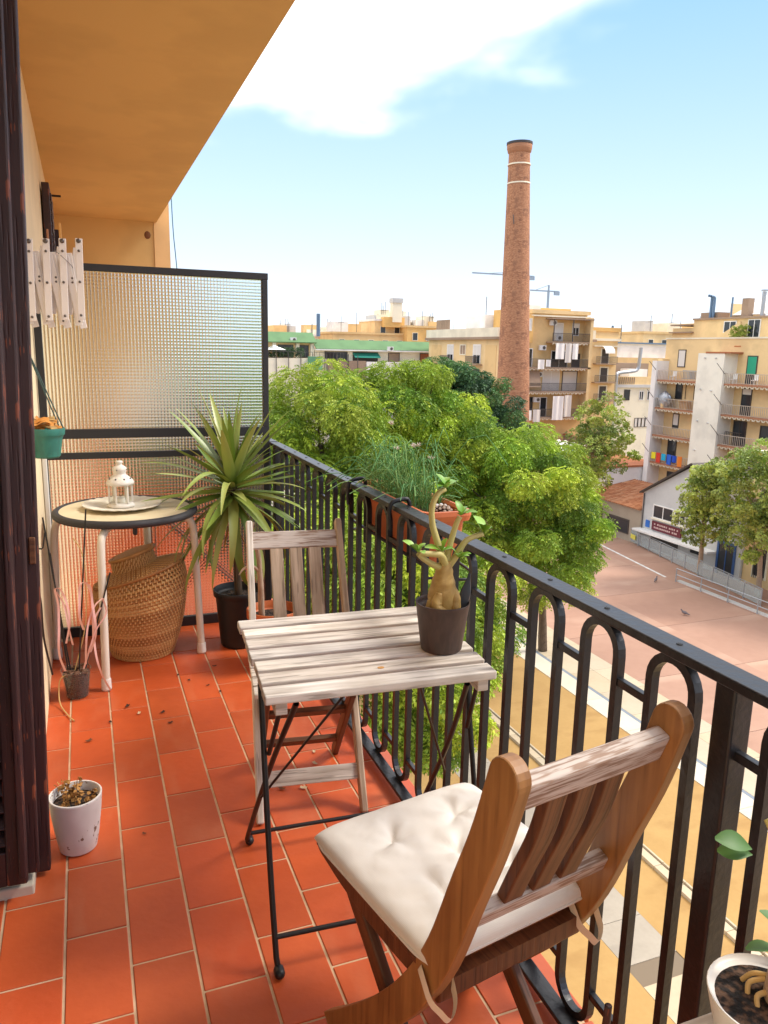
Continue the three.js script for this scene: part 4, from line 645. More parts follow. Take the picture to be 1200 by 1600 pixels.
// ---------------------------------------------------------------- window box hooked on the railing
{
  const p = thing('window_box', 'orange plastic window box of chives hanging outside the railing', 'planter', [1.047, 0.782, -2.45]);
  const L = 0.66, W = 0.165, Hh = 0.175, shp = (w, l) => { const s = new THREE.Shape(), r = 0.04; s.moveTo(-w / 2 + r, -l / 2); s.lineTo(w / 2 - r, -l / 2); s.quadraticCurveTo(w / 2, -l / 2, w / 2, -l / 2 + r); s.lineTo(w / 2, l / 2 - r); s.quadraticCurveTo(w / 2, l / 2, w / 2 - r, l / 2); s.lineTo(-w / 2 + r, l / 2); s.quadraticCurveTo(-w / 2, l / 2, -w / 2, l / 2 - r); s.lineTo(-w / 2, -l / 2 + r); s.quadraticCurveTo(-w / 2, -l / 2, -w / 2 + r, -l / 2); return s.getPoints(6); };
  const skin = (rows) => { const pos = [], idx = []; const n = shp(1, 1).length; rows.forEach(([w, l, y]) => shp(w, l).forEach(q => pos.push(q.x, y, q.y))); for (let r = 0; r < rows.length - 1; r++) for (let i = 0; i < n - 1; i++) { const a = r * n + i, b = a + n; idx.push(a, b, a + 1, b, b + 1, a + 1); } const g = new THREE.BufferGeometry(); g.setAttribute('position', new THREE.Float32BufferAttribute(pos, 3)); const q = (g.setIndex(idx), g.toNonIndexed()); q.setAttribute('uv', new THREE.BufferAttribute(new Float32Array(q.attributes.position.count * 2), 2)); q.computeVertexNormals(); return metric(q, 2); };
  part(p, 'trough', skin([[0.02, 0.3, 0.0], [W - 0.05, L - 0.06, 0.0], [W - 0.045, L - 0.055, 0.01], [W - 0.02, L - 0.03, Hh - 0.03], [W - 0.018, L - 0.028, Hh - 0.028], [W - 0.03, L - 0.04, Hh - 0.028], [W - 0.04, L - 0.06, 0.05]]), M.terracottaPlastic);
  part(p, 'rim', skin([[W - 0.022, L - 0.03, Hh - 0.03], [W + 0.005, L, Hh - 0.028], [W + 0.012, L + 0.01, Hh - 0.01], [W + 0.008, L + 0.006, Hh + 0.004], [W - 0.012, L - 0.014, Hh + 0.005], [W - 0.03, L - 0.03, Hh - 0.004], [W - 0.03, L - 0.04, Hh - 0.03]]), M.terracottaPlastic);
  part(p, 'soil', sheet(-W / 2 + 0.025, W / 2 - 0.025, -L / 2 + 0.025, L / 2 - 0.025, Hh - 0.035), M.soil);
  const hook = thing('planter_bracket', 'black iron bracket carrying the window box on the handrail', 'bracket', [0.93, 0, -2.44]);
  for (const z of [0.2, -0.22]) part(hook, 'hook', tube([[0.035, 0.74, z], [0.033, 0.9, z], [0.03, 0.978, z], [0.0, 0.984, z], [-0.032, 0.972, z], [-0.036, 0.93, z], [-0.033, 0.89, z]], 0.0075, 30, 8), M.blackMetal);
  part(hook, 'cradle_rail', tube([[0.028, 0.80, 0.34], [0.026, 0.8, -0.36]], 0.006, 8, 8), M.blackMetal); part(hook, 'cradle_rail', tube([[0.03, 0.76, 0.34], [0.2, 0.76, 0.34], [0.2, 0.76, -0.36], [0.03, 0.76, -0.36]].map(q => V(...q)), 0.005, 40, 6), M.blackMetal);
  const ch = thing('chives', 'clump of thin green chives with pale flower heads in the window box', 'herbs', [1.047, 0.917, -2.5]);
  const rr = rngOf(55), gs = [[], [], []];
  const strand = (x, z, h, lx, lz, r) => tube([[x, 0, z], [x + lx * 0.2, h * 0.5, z + lz * 0.2], [x + lx * 0.6, h * 0.9, z + lz * 0.6], [x + lx, h * (1 - 0.5 * Math.min(1, Math.hypot(lx, lz) / 0.25)), z + lz]], r, 7, 4);
  for (let i = 0; i < 300; i++) { const x = (rr() - 0.5) * 0.13, z = (rr() - 0.55) * 0.46, k = 0.55 + 0.45 * Math.cos((z + 0.06) * 4.5), h = (0.07 + rr() * 0.19) * k, s = 0.03 + rr() * rr() * 0.26, a = rr() * 6.28; gs[Math.floor(rr() * 3)].push(strand(x, z, h, Math.cos(a) * s, Math.sin(a) * s, 0.0013)); }
  for (let i = 0; i < 16; i++) { const x = (rr() - 0.5) * 0.13, z = (rr() - 0.4) * 0.4, a = rr() * 6.28; gs[0].push(strand(x, z, 0.18 + rr() * 0.12, Math.cos(a) * (0.12 + rr() * 0.22), Math.sin(a) * (0.12 + rr() * 0.25), 0.0013)); }
  [[0.09, 0.27, 0.07], [0.22, 0.4, 0.11], [0.13, 0.25, 0.05]].forEach((c, i) => { part(ch, 'grass_blades', gs[i], mat(...c, 0.6)).userData.kind = 'stuff'; });
  for (const [x, y, z] of [[0.0, 0.27, -0.12], [0.03, 0.21, 0.05], [0.06, 0.17, 0.1], [-0.02, 0.19, -0.02], [0.04, 0.2, 0.0]]) { const f = []; for (let i = 0; i < 14; i++) f.push(new THREE.ConeGeometry(0.003, 0.018, 4).translate(0, 0.01, 0).rotateX((rr() - 0.5) * 2.4).rotateZ((rr() - 0.5) * 2.4).translate(x, y, z)); part(ch, 'flower_head', f, mat(0.72, 0.62, 0.52, 0.8)); }
  const cone = thing('pine_cone', 'grey and white pine cone lying in the near end of the window box', 'pine cone', [1.05, 0.952, -2.18], 0.5);
  const conePale = mat(0.3, 0.22, 0.16, 0.9), coneGrey = mat(0.55, 0.52, 0.5, 0.9), sc = new THREE.SphereGeometry(0.008, 6, 4).scale(1, 0.45, 1.3); part(cone, 'core', new THREE.SphereGeometry(0.02, 12, 10).scale(1, 0.9, 1.5), mat(0.05, 0.035, 0.025, 0.9));
  for (let i = 0; i < 54; i++) { const t = (i + 0.5) / 54, y = 1 - 2 * t, a = i * 2.4, q = Math.sqrt(1 - y * y), m = part(cone, 'scale', sc, i % 4 ? conePale : coneGrey); m.position.set(Math.cos(a) * q * 0.023, Math.sin(a) * q * 0.021, y * 0.034); m.lookAt(m.position.clone().multiplyScalar(2)); m.scale.setScalar(0.8); }
  const sg = thing('seedling', 'small pale sprout hanging over the far end of the window box', 'plant', [0.99, 0.947, -2.71]);
  part(sg, 'stem', tube([[0.04, 0, 0.1], [0.0, 0.03, 0.05], [-0.04, 0.02, 0.02], [-0.09, -0.005, 0.03]], 0.004, 16, 6), M.stem);
  for (let i = 0; i < 8; i++) { const m = part(sg, 'leaf', roseLeaf[2], M.rose[i % 2]); m.position.set(0.02 + i * 0.006, 0.01 + i * 0.004, 0.1 - i * 0.01); m.rotation.y = i * 2.1; m.rotation.z = 0.5; }
}
// ---------------------------------------------------------------- scissor rack and hanging pot on the wall
{
  const r = thing('scissor_rack', 'white folding scissor drying rack fixed to the wall', 'rack', [-0.2, 0, -3.2]);
  // bars cross in planes parallel to the wall's normal; seven uprights on the near side, seven leaning ones behind
  const bar = (x0, y0, x1, y1, z, nm) => part(r, nm, beam(V(x0, y0, z), V(x1, y1, z), 0.025, 0.005, V(0, 0, 1), 0.002), M.whiteRack);
  const riv = (x, y, z, q = 0.0055) => part(r, 'rivet', new THREE.SphereGeometry(q, 10, 8).scale(1, 1, 0.5).translate(x, y, z), M.rivet);
  for (let i = 0; i < 4; i++) {
    const x = 0.045 + i * 0.056, z = 0.02;
    bar(x + 0.004, 1.825 - 0.006 + i * 0.004, x - 0.002, 1.53 + i * 0.004, z, 'upright_bar');
    for (const y of [1.81, 1.775, 1.665, 1.545]) riv(x + (y - 1.67) * 0.02, y + i * 0.004, z + 0.004, y > 1.8 ? 0.0085 : 0.0048);
    if (i < 3) { bar(x + 0.01, 1.77, x + 0.05, 1.53, z - 0.014, 'cross_bar'); riv(x + 0.046, 1.535, z - 0.0105, 0.004); } bar(x - 0.035, 1.78, x - 0.012, 1.52, z - 0.024, 'cross_bar');
    bar(x - 0.004, 1.8, x - 0.046, 1.56, z - 0.034, 'cross_bar'); bar(x - 0.035, 1.7, x + 0.005, 1.51, z - 0.044, 'cross_bar');
    if (i < 3) { riv(x + 0.03, 1.69, z - 0.0105, 0.004); riv(x + 0.03, 1.675, z - 0.0105, 0.004); }
  }
  part(r, 'wall_plate', rbox(0.008, 0.3, 0.03, 0.002).translate(0.006, 1.67, -0.01), M.whiteRack);
  part(r, 'clothes_peg', rbox(0.009, 0.055, 0.012, 0.002, 1).translate(0.155, 1.855, 0.0), mat(0.6, 0.3, 0.08, 0.7), 'orange wooden peg clipped on top');
  part(r, 'clothes_peg', rbox(0.007, 0.05, 0.012, 0.002, 1).translate(0.112, 1.835, -0.015), mat(0.4, 0.17, 0.08, 0.7));
  part(r, 'wire', tube([[0.13, 1.79, -0.02], [0.16, 1.76, 0.03], [0.19, 1.73, 0.0], [0.195, 1.7, -0.03]], 0.001, 16, 5), M.rivet);
  const p = thing('hanging_pot', 'green plastic hanging pot with dry orange leaves at the wall', 'plant', [-0.125, 1.075, -2.82]);
  part(p, 'pot', lathe([[0, 0], [0.04, 0], [0.044, 0.006], [0.052, 0.06], [0.057, 0.075], [0.061, 0.077], [0.063, 0.098], [0.0595, 0.1], [0.057, 0.082], [0.05, 0.06], [0, 0.055]], 40), M.greenPot);
  part(p, 'soil', metric(lathe([[0, 0.083], [0.056, 0.08]], 20)), M.soil);
  const rr = rngOf(66); const lg = [0, 1, 2].map(i => { const g = new THREE.PlaneGeometry(0.07, 0.017, 5, 2), q = g.attributes.position; for (let k = 0; k < q.count; k++) q.setZ(k, 0.007 * Math.sin(q.getX(k) * (60 + i * 20)) + 0.3 * Math.abs(q.getY(k))); g.computeVertexNormals(); return g; });
  for (let i = 0; i < 22; i++) { const m = part(p, 'dry_leaf', lg[i % 3], i % 3 ? M.dryLeaf : M.dryPale); m.position.set((rr() - 0.5) * 0.06, 0.092 + i * 0.0014 + rr() * 0.006, (rr() - 0.5) * 0.06); m.rotation.set(-1.3 + rr() * 0.5, (rr() - 0.5) * 0.5, (rr() - 0.5) * 1.6); }
  const hm = mat(0.03, 0.07, 0.06, 0.5); const top = V(-0.06, 0.42, 0.0);
  for (const [x, z] of [[0.058, 0.0], [0.045, -0.03], [-0.03, 0.05]]) part(p, 'hanger_strap', rod(V(x, 0.095, z), top, 0.0022, 6), hm);
}
// ---------------------------------------------------------------- small litter on the tiles
{
  const rr = rngOf(808), kinds = [mat(0.05, 0.02, 0.012, 0.9), mat(0.16, 0.06, 0.025, 0.9), mat(0.6, 0.45, 0.28, 0.9)];
  const spots = [[0.1, -3.1, 0], [0.37, -3.28, 0], [0.44, -3.2, 0], [0.33, -3.35, 0], [0.55, -2.3, 1], [0.62, -2.28, 2], [0.72, -2.5, 2], [0.25, -2.9, 0], [0.23, -3.0, 0], [0.03, -2.98, 0], [-0.05, -2.85, 1], [0.14, -3.02, 2], [0.7, -2.42, 2], [0.56, -2.62, 1], [0.82, -2.3, 2], [0.48, -3.12, 0], [0.1, -2.2, 1], [0.5, -3.4, 0]];
  const g = new THREE.PlaneGeometry(0.022, 0.012, 3, 2); { const q = g.attributes.position; for (let i = 0; i < q.count; i++) q.setZ(i, Math.abs(q.getX(i)) * 0.35 + Math.abs(q.getY(i)) * 0.4); g.rotateX(-Math.PI / 2); g.computeVertexNormals(); }
  spots.forEach(([x, z, k]) => { const m = single('leaf_scrap', g, kinds[k], 'tiny dry leaf scrap lying on the terracotta tiles', 'leaf', [x, 0.0015, z], rr() * 6, 'leaf scraps scattered on the tiles'); m.scale.setScalar(0.5 + rr() * 0.7); });
}

// ---------------------------------------------------------------- trees
function sprigGeo(L, n, lw, ll, droop) {                      // a drooping compound leaf: pairs of leaflets on a bent midrib
  const pos = [], nor = []; const tri = (a, b, c) => { pos.push(...a, ...b, ...c); };
  for (let i = 0; i < n; i++) {
    const t = (i + 0.7) / n, x = L * t, y = -droop * L * t * t;
    for (const s of [-1, 1]) { const w = lw * (0.6 + 0.4 * Math.sin(t * Math.PI)), l = ll * (0.7 + 0.3 * Math.sin(t * Math.PI)), bx = x + l * 0.45, tip = [bx, y - l * 0.5, s * l], m1 = [x + l * 0.05 + w, y - l * 0.1 + w * 0.35, s * l * 0.5], m2 = [x + l * 0.2 - w, y - l * 0.22 - w * 0.1, s * l * 0.5]; tri([x, y, 0], m1, tip); tri([x, y, 0], tip, m2); }
  }
  const e = [L * 1.12, -droop * L * 1.3, 0]; tri([L * 0.9, -droop * L * 0.8, 0], [L, -droop * L, lw], e); tri([L * 0.9, -droop * L * 0.8, 0], e, [L, -droop * L, -lw]);
  const g = new THREE.BufferGeometry(); g.setAttribute('position', new THREE.Float32BufferAttribute(pos, 3)); g.setAttribute('uv', new THREE.Float32BufferAttribute(new Float32Array(pos.length / 3 * 2), 2)); g.computeVertexNormals(); return g;
}
function clusterGeo(n, R, size, seed) {                       // a tuft of broad single leaves
  const rr = rngOf(seed), pos = [];
  for (let i = 0; i < n; i++) { const c = V((rr() - 0.5) * 2 * R, (rr() - 0.5) * 1.4 * R, (rr() - 0.5) * 2 * R), a = V(rr() - 0.5, rr() * 0.3 - 0.4, rr() - 0.5).normalize().multiplyScalar(size * (0.7 + rr() * 0.6)), b = V().crossVectors(a, V(rr() - 0.5, 1, rr() - 0.5)).normalize().multiplyScalar(size * 0.42); const m = c.clone().add(a.clone().multiplyScalar(0.45)); pos.push(...c.toArray(), ...m.clone().add(b).toArray(), ...c.clone().add(a).toArray(), ...c.toArray(), ...c.clone().add(a).toArray(), ...m.clone().sub(b).toArray()); }
  const g = new THREE.BufferGeometry(); g.setAttribute('position', new THREE.Float32BufferAttribute(pos, 3)); g.setAttribute('uv', new THREE.Float32BufferAttribute(new Float32Array(pos.length / 3 * 2), 2)); g.computeVertexNormals(); return g;
}
const sprigA = sprigGeo(0.3, 4, 0.036, 0.135, 0.75), tuftB = clusterGeo(9, 0.16, 0.17, 41);
const foliage = (tr = 0.35) => new THREE.MeshPhysicalMaterial({ color: rgb(1, 1, 1), roughness: 0.7, transmission: tr, thickness: 0, side: THREE.DoubleSide });
M.leafNear = foliage(0.22); M.leafFar = foliage(0.3);
function tree(name, label, { base, crowns, seed, sub, perSub, subR, geo, material, palette, trunkR, lean = [0, 0], scale = [0.8, 1.3], group, barkMat = M.bark, droop = 0.5 }) {
  const t = thing(name, label, 'tree', [base[0], GY, base[1]], 0, group), rr = rngOf(seed), blobs = [];
  // crowns: ellipsoids [x, y, z, rx, ry, rz] in world metres; each is filled with clumps near its skin
  const vol = crowns.map(c => c[3] * c[4] * c[5]), tot = vol.reduce((a, b) => a + b, 0);
  crowns.forEach((c, ci) => { const n = Math.max(3, Math.round(sub * vol[ci] / tot)); for (let i = 0; i < n; i++) { const y = 1 - 2 * (i + 0.5) / n, a = i * 2.39996 + rr() * 0.9, q = Math.sqrt(1 - y * y), k = 0.62 + rr() * 0.42; blobs.push([c[0] - base[0] + Math.cos(a) * q * c[3] * k, c[1] - GY + y * c[4] * k, c[2] - base[1] + Math.sin(a) * q * c[5] * k, subR * (0.65 + rr() * 0.75)]); } });
  const N = blobs.length * perSub, im = new THREE.InstancedMesh(geo, material, N), d = new THREE.Object3D(), col = new THREE.Color(); let k = 0;
  for (const [bx, by, bz, r] of blobs) {
    const tone = 0.8 + rr() * 0.45, pick = palette[Math.floor(rr() * palette.length)];
    for (let i = 0; i < perSub; i++) {
      const y = 1 - 2 * rr(), a = rr() * 6.2832, q = Math.sqrt(1 - y * y), f = r * (0.5 + 0.52 * Math.pow(rr(), 0.7));
      d.position.set(bx + Math.cos(a) * q * f, by + y * f * 0.72, bz + Math.sin(a) * q * f);
      d.rotation.order = 'YZX'; d.rotation.set((rr() - 0.5) * 1.2, -a + (rr() - 0.5) * 1.4, (rr() - 0.5) * 0.9 + y * 0.4 - droop * 0.3); d.scale.setScalar(scale[0] + rr() * (scale[1] - scale[0])); d.updateMatrix(); im.setMatrixAt(k, d.matrix);
      const p = rr() < 0.75 ? pick : palette[Math.floor(rr() * palette.length)], v = tone * (0.75 + rr() * 0.5); col.setRGB(p[0] * v, p[1] * v, p[2] * v); im.setColorAt(k, col); k++;
    }
  }
  im.name = 'crown'; im.castShadow = im.receiveShadow = true; im.userData.kind = 'stuff'; t.add(im);
  const c0 = crowns[0], top = [c0[0] - base[0], c0[1] - GY - c0[4] * 0.35, c0[2] - base[1]];
  part(t, 'trunk', taper([[0, 0, 0], [top[0] * 0.15, top[1] * 0.35, top[2] * 0.15], [top[0] * 0.5, top[1] * 0.7, top[2] * 0.5], top], [trunkR * 1.25, trunkR, trunkR * 0.85, trunkR * 0.6], 30, 12, 0.25, seed), barkMat);
  const fork = V(top[0] * 0.55, top[1] * 0.72, top[2] * 0.55);
  const limbs = blobs.filter((_, i) => i % 3 === 0);
  limbs.forEach(([x, y, z], i) => { const m = fork.clone().lerp(V(x, y, z), 0.5); m.y += 0.25; part(t, 'limb', taper([fork.toArray(), m.toArray(), [x, y, z]], [trunkR * 0.45, trunkR * 0.28, trunkR * 0.08], 12, 7, 0.2, i + 3), barkMat); });
  return t;
}
const PAL = [[0.25, 0.38, 0.02], [0.34, 0.45, 0.025], [0.17, 0.3, 0.02], [0.42, 0.5, 0.035]], PALD = [[0.06, 0.16, 0.045], [0.09, 0.2, 0.04], [0.05, 0.13, 0.045]], PALP = [[0.3, 0.38, 0.055], [0.4, 0.46, 0.08], [0.22, 0.3, 0.05], [0.38, 0.4, 0.07]];
const near = { geo: sprigA, material: M.leafNear, palette: PAL, trunkR: 0.2, group: 'broad street trees below the balcony' };
tree('street_tree', 'bright green street tree rising highest, right of the others, beside the square', { ...near, base: [22.8, -34], seed: 1001, sub: 80, perSub: 230, subR: 0.85, crowns: [[20.4, -5.6, -32.4, 3.6, 3.4, 3.6], [21.4, -8.2, -31.6, 2.6, 2.6, 2.6], [18.0, -4.4, -33, 2.4, 2.3, 2.4]] });
tree('street_tree', 'bright green street tree in the middle with a gap in its crown', { ...near, base: [15.4, -35], seed: 1002, sub: 70, perSub: 230, subR: 0.82, crowns: [[14.6, -1.3, -35, 2.6, 2.3, 2.6], [17.2, -2.8, -34.8, 2.2, 2.0, 2.3], [14.0, -5.2, -34.6, 3.0, 2.0, 2.8]] });
tree('street_tree', 'bright green street tree beside the glass screen, left of the middle one', { ...near, base: [10.2, -32], seed: 1003, sub: 74, perSub: 230, subR: 0.82, crowns: [[9.6, -1.8, -32.4, 3.0, 2.4, 3.0], [11.6, -4.6, -31.6, 2.4, 2.2, 2.4], [8.2, -4.8, -32.2, 2.4, 2.2, 2.6]] });
tree('street_tree', 'bright green street tree seen only through the glass screen', { ...near, base: [5.6, -38], seed: 1004, sub: 44, perSub: 200, subR: 0.95, crowns: [[5.4, -2.2, -38, 3.0, 2.7, 3.0], [3.0, -5, -39, 2.6, 2.2, 2.6]] });
tree('street_tree', 'nearest street tree, its leaves showing low behind the railing bars', { ...near, base: [8.0, -19.5], seed: 1005, sub: 80, perSub: 220, subR: 0.6, crowns: [[7.2, -5.4, -18.6, 2.1, 2.2, 2.2], [8.1, -7.8, -17.6, 1.7, 1.7, 1.8], [6.0, -4.6, -20.5, 2.0, 2.0, 2.0], [9.2, -6.6, -20.6, 1.8, 1.9, 1.9]] });
tree('street_tree', 'street tree hanging low behind the railing near the planter', { ...near, base: [12.4, -26], seed: 1006, sub: 70, perSub: 220, subR: 0.72, crowns: [[11.8, -7.2, -25.6, 2.8, 2.6, 2.8], [13.6, -9.2, -25.2, 1.7, 1.6, 1.8], [9.8, -6.2, -27.5, 2.4, 2.3, 2.4]] });
tree('dark_tree', 'dark green conical tree at the foot of the brick chimney', { geo: sprigA, scale: [1.2, 2.0], material: M.leafFar, palette: PALD, trunkR: 0.25, base: [31, -60], seed: 1007, sub: 60, perSub: 130, subR: 0.75, crowns: [[30.6, -2.2, -58, 2.2, 2.6, 2.2], [33.2, -4.6, -58, 2.0, 2.2, 2.0], [28.2, -1.2, -58, 2.1, 2.2, 2.1], [36.2, -6.2, -60, 2.0, 1.6, 2.0]] });
const plane = { geo: tuftB, material: M.leafFar, palette: PALP, trunkR: 0.16, barkMat: M.paleBark, group: 'thin plane trees along the far side of the square', droop: 0 };
tree('plane_tree', 'sparse plane tree in front of the tiled roof, left of the white gable', { ...plane, base: [43.3, -60], seed: 1011, sub: 44, perSub: 50, subR: 0.85, crowns: [[43.0, -4.2, -57.5, 2.2, 2.2, 2.2], [41.6, -6.8, -57, 2.0, 2.2, 2.0], [44.4, -6.4, -57.5, 2.2, 2.0, 2.2], [42.6, -9, -57.5, 1.8, 1.8, 1.8]] });
tree('plane_tree', 'sparse plane tree in front of the white gabled building', { ...plane, base: [42.3, -43.2], seed: 1012, sub: 36, perSub: 42, subR: 0.7, crowns: [[40.6, -8.0, -41.6, 1.6, 2.0, 1.6], [41.2, -10.2, -42.0, 1.5, 1.4, 1.5], [40.4, -6.6, -41, 1.2, 1.2, 1.2]] });
tree('plane_tree', 'fuller plane tree at the right edge of the picture', { ...plane, base: [42.2, -37.6], seed: 1013, sub: 50, perSub: 46, subR: 0.8, crowns: [[40.2, -6.6, -37, 2.2, 2.4, 2.3], [40.6, -9.4, -37.2, 2.2, 1.9, 2.2], [39.6, -5.0, -37.2, 1.5, 1.4, 1.5], [41, -8, -34.6, 1.9, 2.0, 1.9]] });

// ---------------------------------------------------------------- buildings
const C = {
  tan: plaster(0.78, 0.53, 0.24, stainMap, 0.01), tan2: plaster(0.84, 0.6, 0.3, stainMap, 0.01), ochre: plaster(0.8, 0.48, 0.16, stainMap, 0.01), cream: plaster(0.86, 0.77, 0.58, stainMap, 0.01), white: plaster(0.88, 0.84, 0.78, stainMap, 0.01), grey: plaster(0.6, 0.58, 0.54, stainMap, 0.01), brownWall: plaster(0.36, 0.25, 0.17, stainMap, 0.01),
  recess: plaster(0.62, 0.42, 0.22, stainMap, 0.01), slab: plaster(0.42, 0.19, 0.1, stainMap, 0.01), dark: mat(0.02, 0.018, 0.018, 0.3), frameDark: mat(0.06, 0.045, 0.035, 0.6), green: mat(0.02, 0.36, 0.2, 0.6), greenRoof: mat(0.12, 0.235, 0.095, 0.8, { map: stainMap }), teal: mat(0.02, 0.24, 0.17, 0.7), metal: mat(0.42, 0.44, 0.46, 0.4, { metalness: 0.6 }), blueMetal: mat(0.12, 0.2, 0.3, 0.5), rail: mat(0.1, 0.085, 0.075, 0.6), paleRail: mat(0.5, 0.42, 0.33, 0.7), ac: mat(0.72, 0.71, 0.68, 0.5), redroof: mat(0.44, 0.15, 0.06, 0.85, { map: stainMap }), shutterPale: mat(0.74, 0.68, 0.6, 0.7), orange: mat(0.7, 0.32, 0.06, 0.85),
};
const glassDark = mat(0.03, 0.035, 0.04, 0.08);
// window as a part with frame and pane below it; face 'x' looks to -X at x = at, face 'z' looks to +Z at z = at
function window_(b, face, at, u0, u1, y0, y1, o = {}) {
  const w = new THREE.Group(); w.name = o.name || 'window'; b.add(w); const t = o.t || 0.09, s = face === 'x' ? -1 : 1;
  const bx = (a0, a1, q0, q1, d0, d1, m, nm) => face === 'x' ? part(w, nm, span(at + s * d0, at + s * d1, q0, q1, a0, a1), m) : part(w, nm, span(a0, a1, q0, q1, at + s * d0, at + s * d1), m);
  const fm = o.frame || C.frameDark;
  bx(u0, u0 + t, y0, y1, 0.0, 0.07, fm, 'frame'); bx(u1 - t, u1, y0, y1, 0.0, 0.07, fm, 'frame'); bx(u0 + t, u1 - t, y1 - t, y1, 0.0, 0.07, fm, 'frame'); if (!o.door) bx(u0 + t, u1 - t, y0, y0 + t, 0.0, 0.07, fm, 'frame');
  if (o.mullion) bx((u0 + u1) / 2 - 0.04, (u0 + u1) / 2 + 0.04, y0 + t, y1 - t, 0.0, 0.06, fm, 'frame');
  bx(u0 + t, u1 - t, y0 + (o.door ? 0 : t), y1 - t, 0.004, 0.03, o.pane || glassDark, o.paneName || 'pane');
  if (o.blind) bx(u0 + t, u1 - t, y1 - t - (y1 - y0) * o.blind, y1 - t, 0.035, 0.055, o.blindMat || C.shutterPale, 'blind');
  if (o.sill) bx(u0 - 0.1, u1 + 0.1, y0 - 0.1, y0 - 0.002, 0, 0.16, C.cream, 'sill');
  return w;
}
function rails(b, face, at, u0, u1, y0, h, m = C.rail, step = 0.16) {
  const g = [], bx = (a0, a1, q0, q1) => g.push(face === 'x' ? span(at - 0.02, at + 0.02, q0, q1, a0, a1) : span(a0, a1, q0, q1, at - 0.02, at + 0.02));
  bx(u0, u1, y0 + h - 0.05, y0 + h); bx(u0, u1, y0 + 0.06, y0 + 0.1); for (let u = u0; u <= u1; u += step) bx(u, u + 0.03, y0 + 0.1, y0 + h - 0.05);
  const o = part(b, 'balcony_railing', g, m); return o;
}
function aircon(b, x, y, z, face = 'z') { const a = part(b, 'air_conditioner', face === 'z' ? box(0.85, 0.6, 0.35, x, y, z) : box(0.35, 0.6, 0.85, x, y, z), C.ac); part(a, 'fan_grille', face === 'z' ? new THREE.CylinderGeometry(0.21, 0.21, 0.03, 16).rotateX(Math.PI / 2).translate(x + 0.12, y, z + 0.18) : new THREE.CylinderGeometry(0.21, 0.21, 0.03, 16).rotateZ(Math.PI / 2).translate(x - 0.18, y, z + 0.12), C.rail); }
function wavySlab(b, face, a0, a1, y, d0, d1, m = C.slab) {   // balcony slab with a row of arched clay tiles under its edge
  const sl = part(b, 'balcony_slab', face === 'x' ? span(d0, d1, y - 0.16, y, a0, a1) : span(a0, a1, y - 0.16, y, d0, d1), m); const g = [];
  for (let u = a0 + 0.3; u < a1 - 0.2; u += 0.56) { const c = new THREE.TorusGeometry(0.2, 0.06, 6, 10, Math.PI); g.push(face === 'x' ? c.rotateY(Math.PI / 2).translate(Math.min(d0, d1) + 0.06, y - 0.36, u) : c.translate(u, y - 0.36, Math.max(d0, d1) - 0.06)); }
  part(sl, 'tile_arches', g, C.cream); return sl;
}
// --- brick chimney
{
  const bt = tex(1024, (u, v) => { const rows = 32, r = Math.floor(v * rows), fy = v * rows - r, cx = u * 16 + (r % 2) * 0.5, ci = Math.floor(cx), fx = cx - ci, h = nA(ci % 16 * 7.3 + 3.1, r * 5.7 + 1.3), mort = fy < 0.14 || fx < 0.06; const base = lerp3([0.3, 0.105, 0.045], [0.58, 0.27, 0.135], h); const st = fbm(nB, u * 6, v * 6, 5, 6, 6); return mort ? [0.42, 0.27, 0.17] : lerp3(base, [0.17, 0.06, 0.035], sstep(0.56, 0.75, st) * 0.55); }, true, 1);
  bt.repeat.set(3, 12);
  const bm = new THREE.MeshStandardMaterial({ map: bt, roughness: 0.95, bumpMap: bumpCoarse, bumpScale: 0.02 });
  const c = thing('brick_chimney', 'tall tapering factory chimney of orange brick against the sky', 'chimney', [42.83, GY, -72]);
  c.rotation.z = 0.03;
  const H = 36, prof = []; for (let i = 0; i <= 24; i++) { const t = i / 24; prof.push([2.12 + (1.03 - 2.12) * Math.pow(t, 0.9), t * H]); }
  part(c, 'shaft', lathe(prof, 48), bm);
  for (const y of [34.35, 32.6, 30.8]) part(c, 'pale_band', new THREE.CylinderGeometry(1.14, 1.16, 0.13, 40).translate(0, y, 0), C.cream);
  part(c, 'corbel', lathe([[1.05, 35.4], [1.16, 35.5], [1.2, 35.75], [1.24, 35.8], [1.25, 36.25], [1.0, 36.3]], 40), bm);
  part(c, 'cap_ring', new THREE.CylinderGeometry(1.28, 1.28, 0.22, 40).translate(0, 36.3, 0), mat(0.06, 0.055, 0.055, 0.8));
  part(c, 'lightning_rod', rod(V(-1.0, 28.6, 1.0), V(-1.1, 29.5, 1.0), 0.05), C.rail);
}
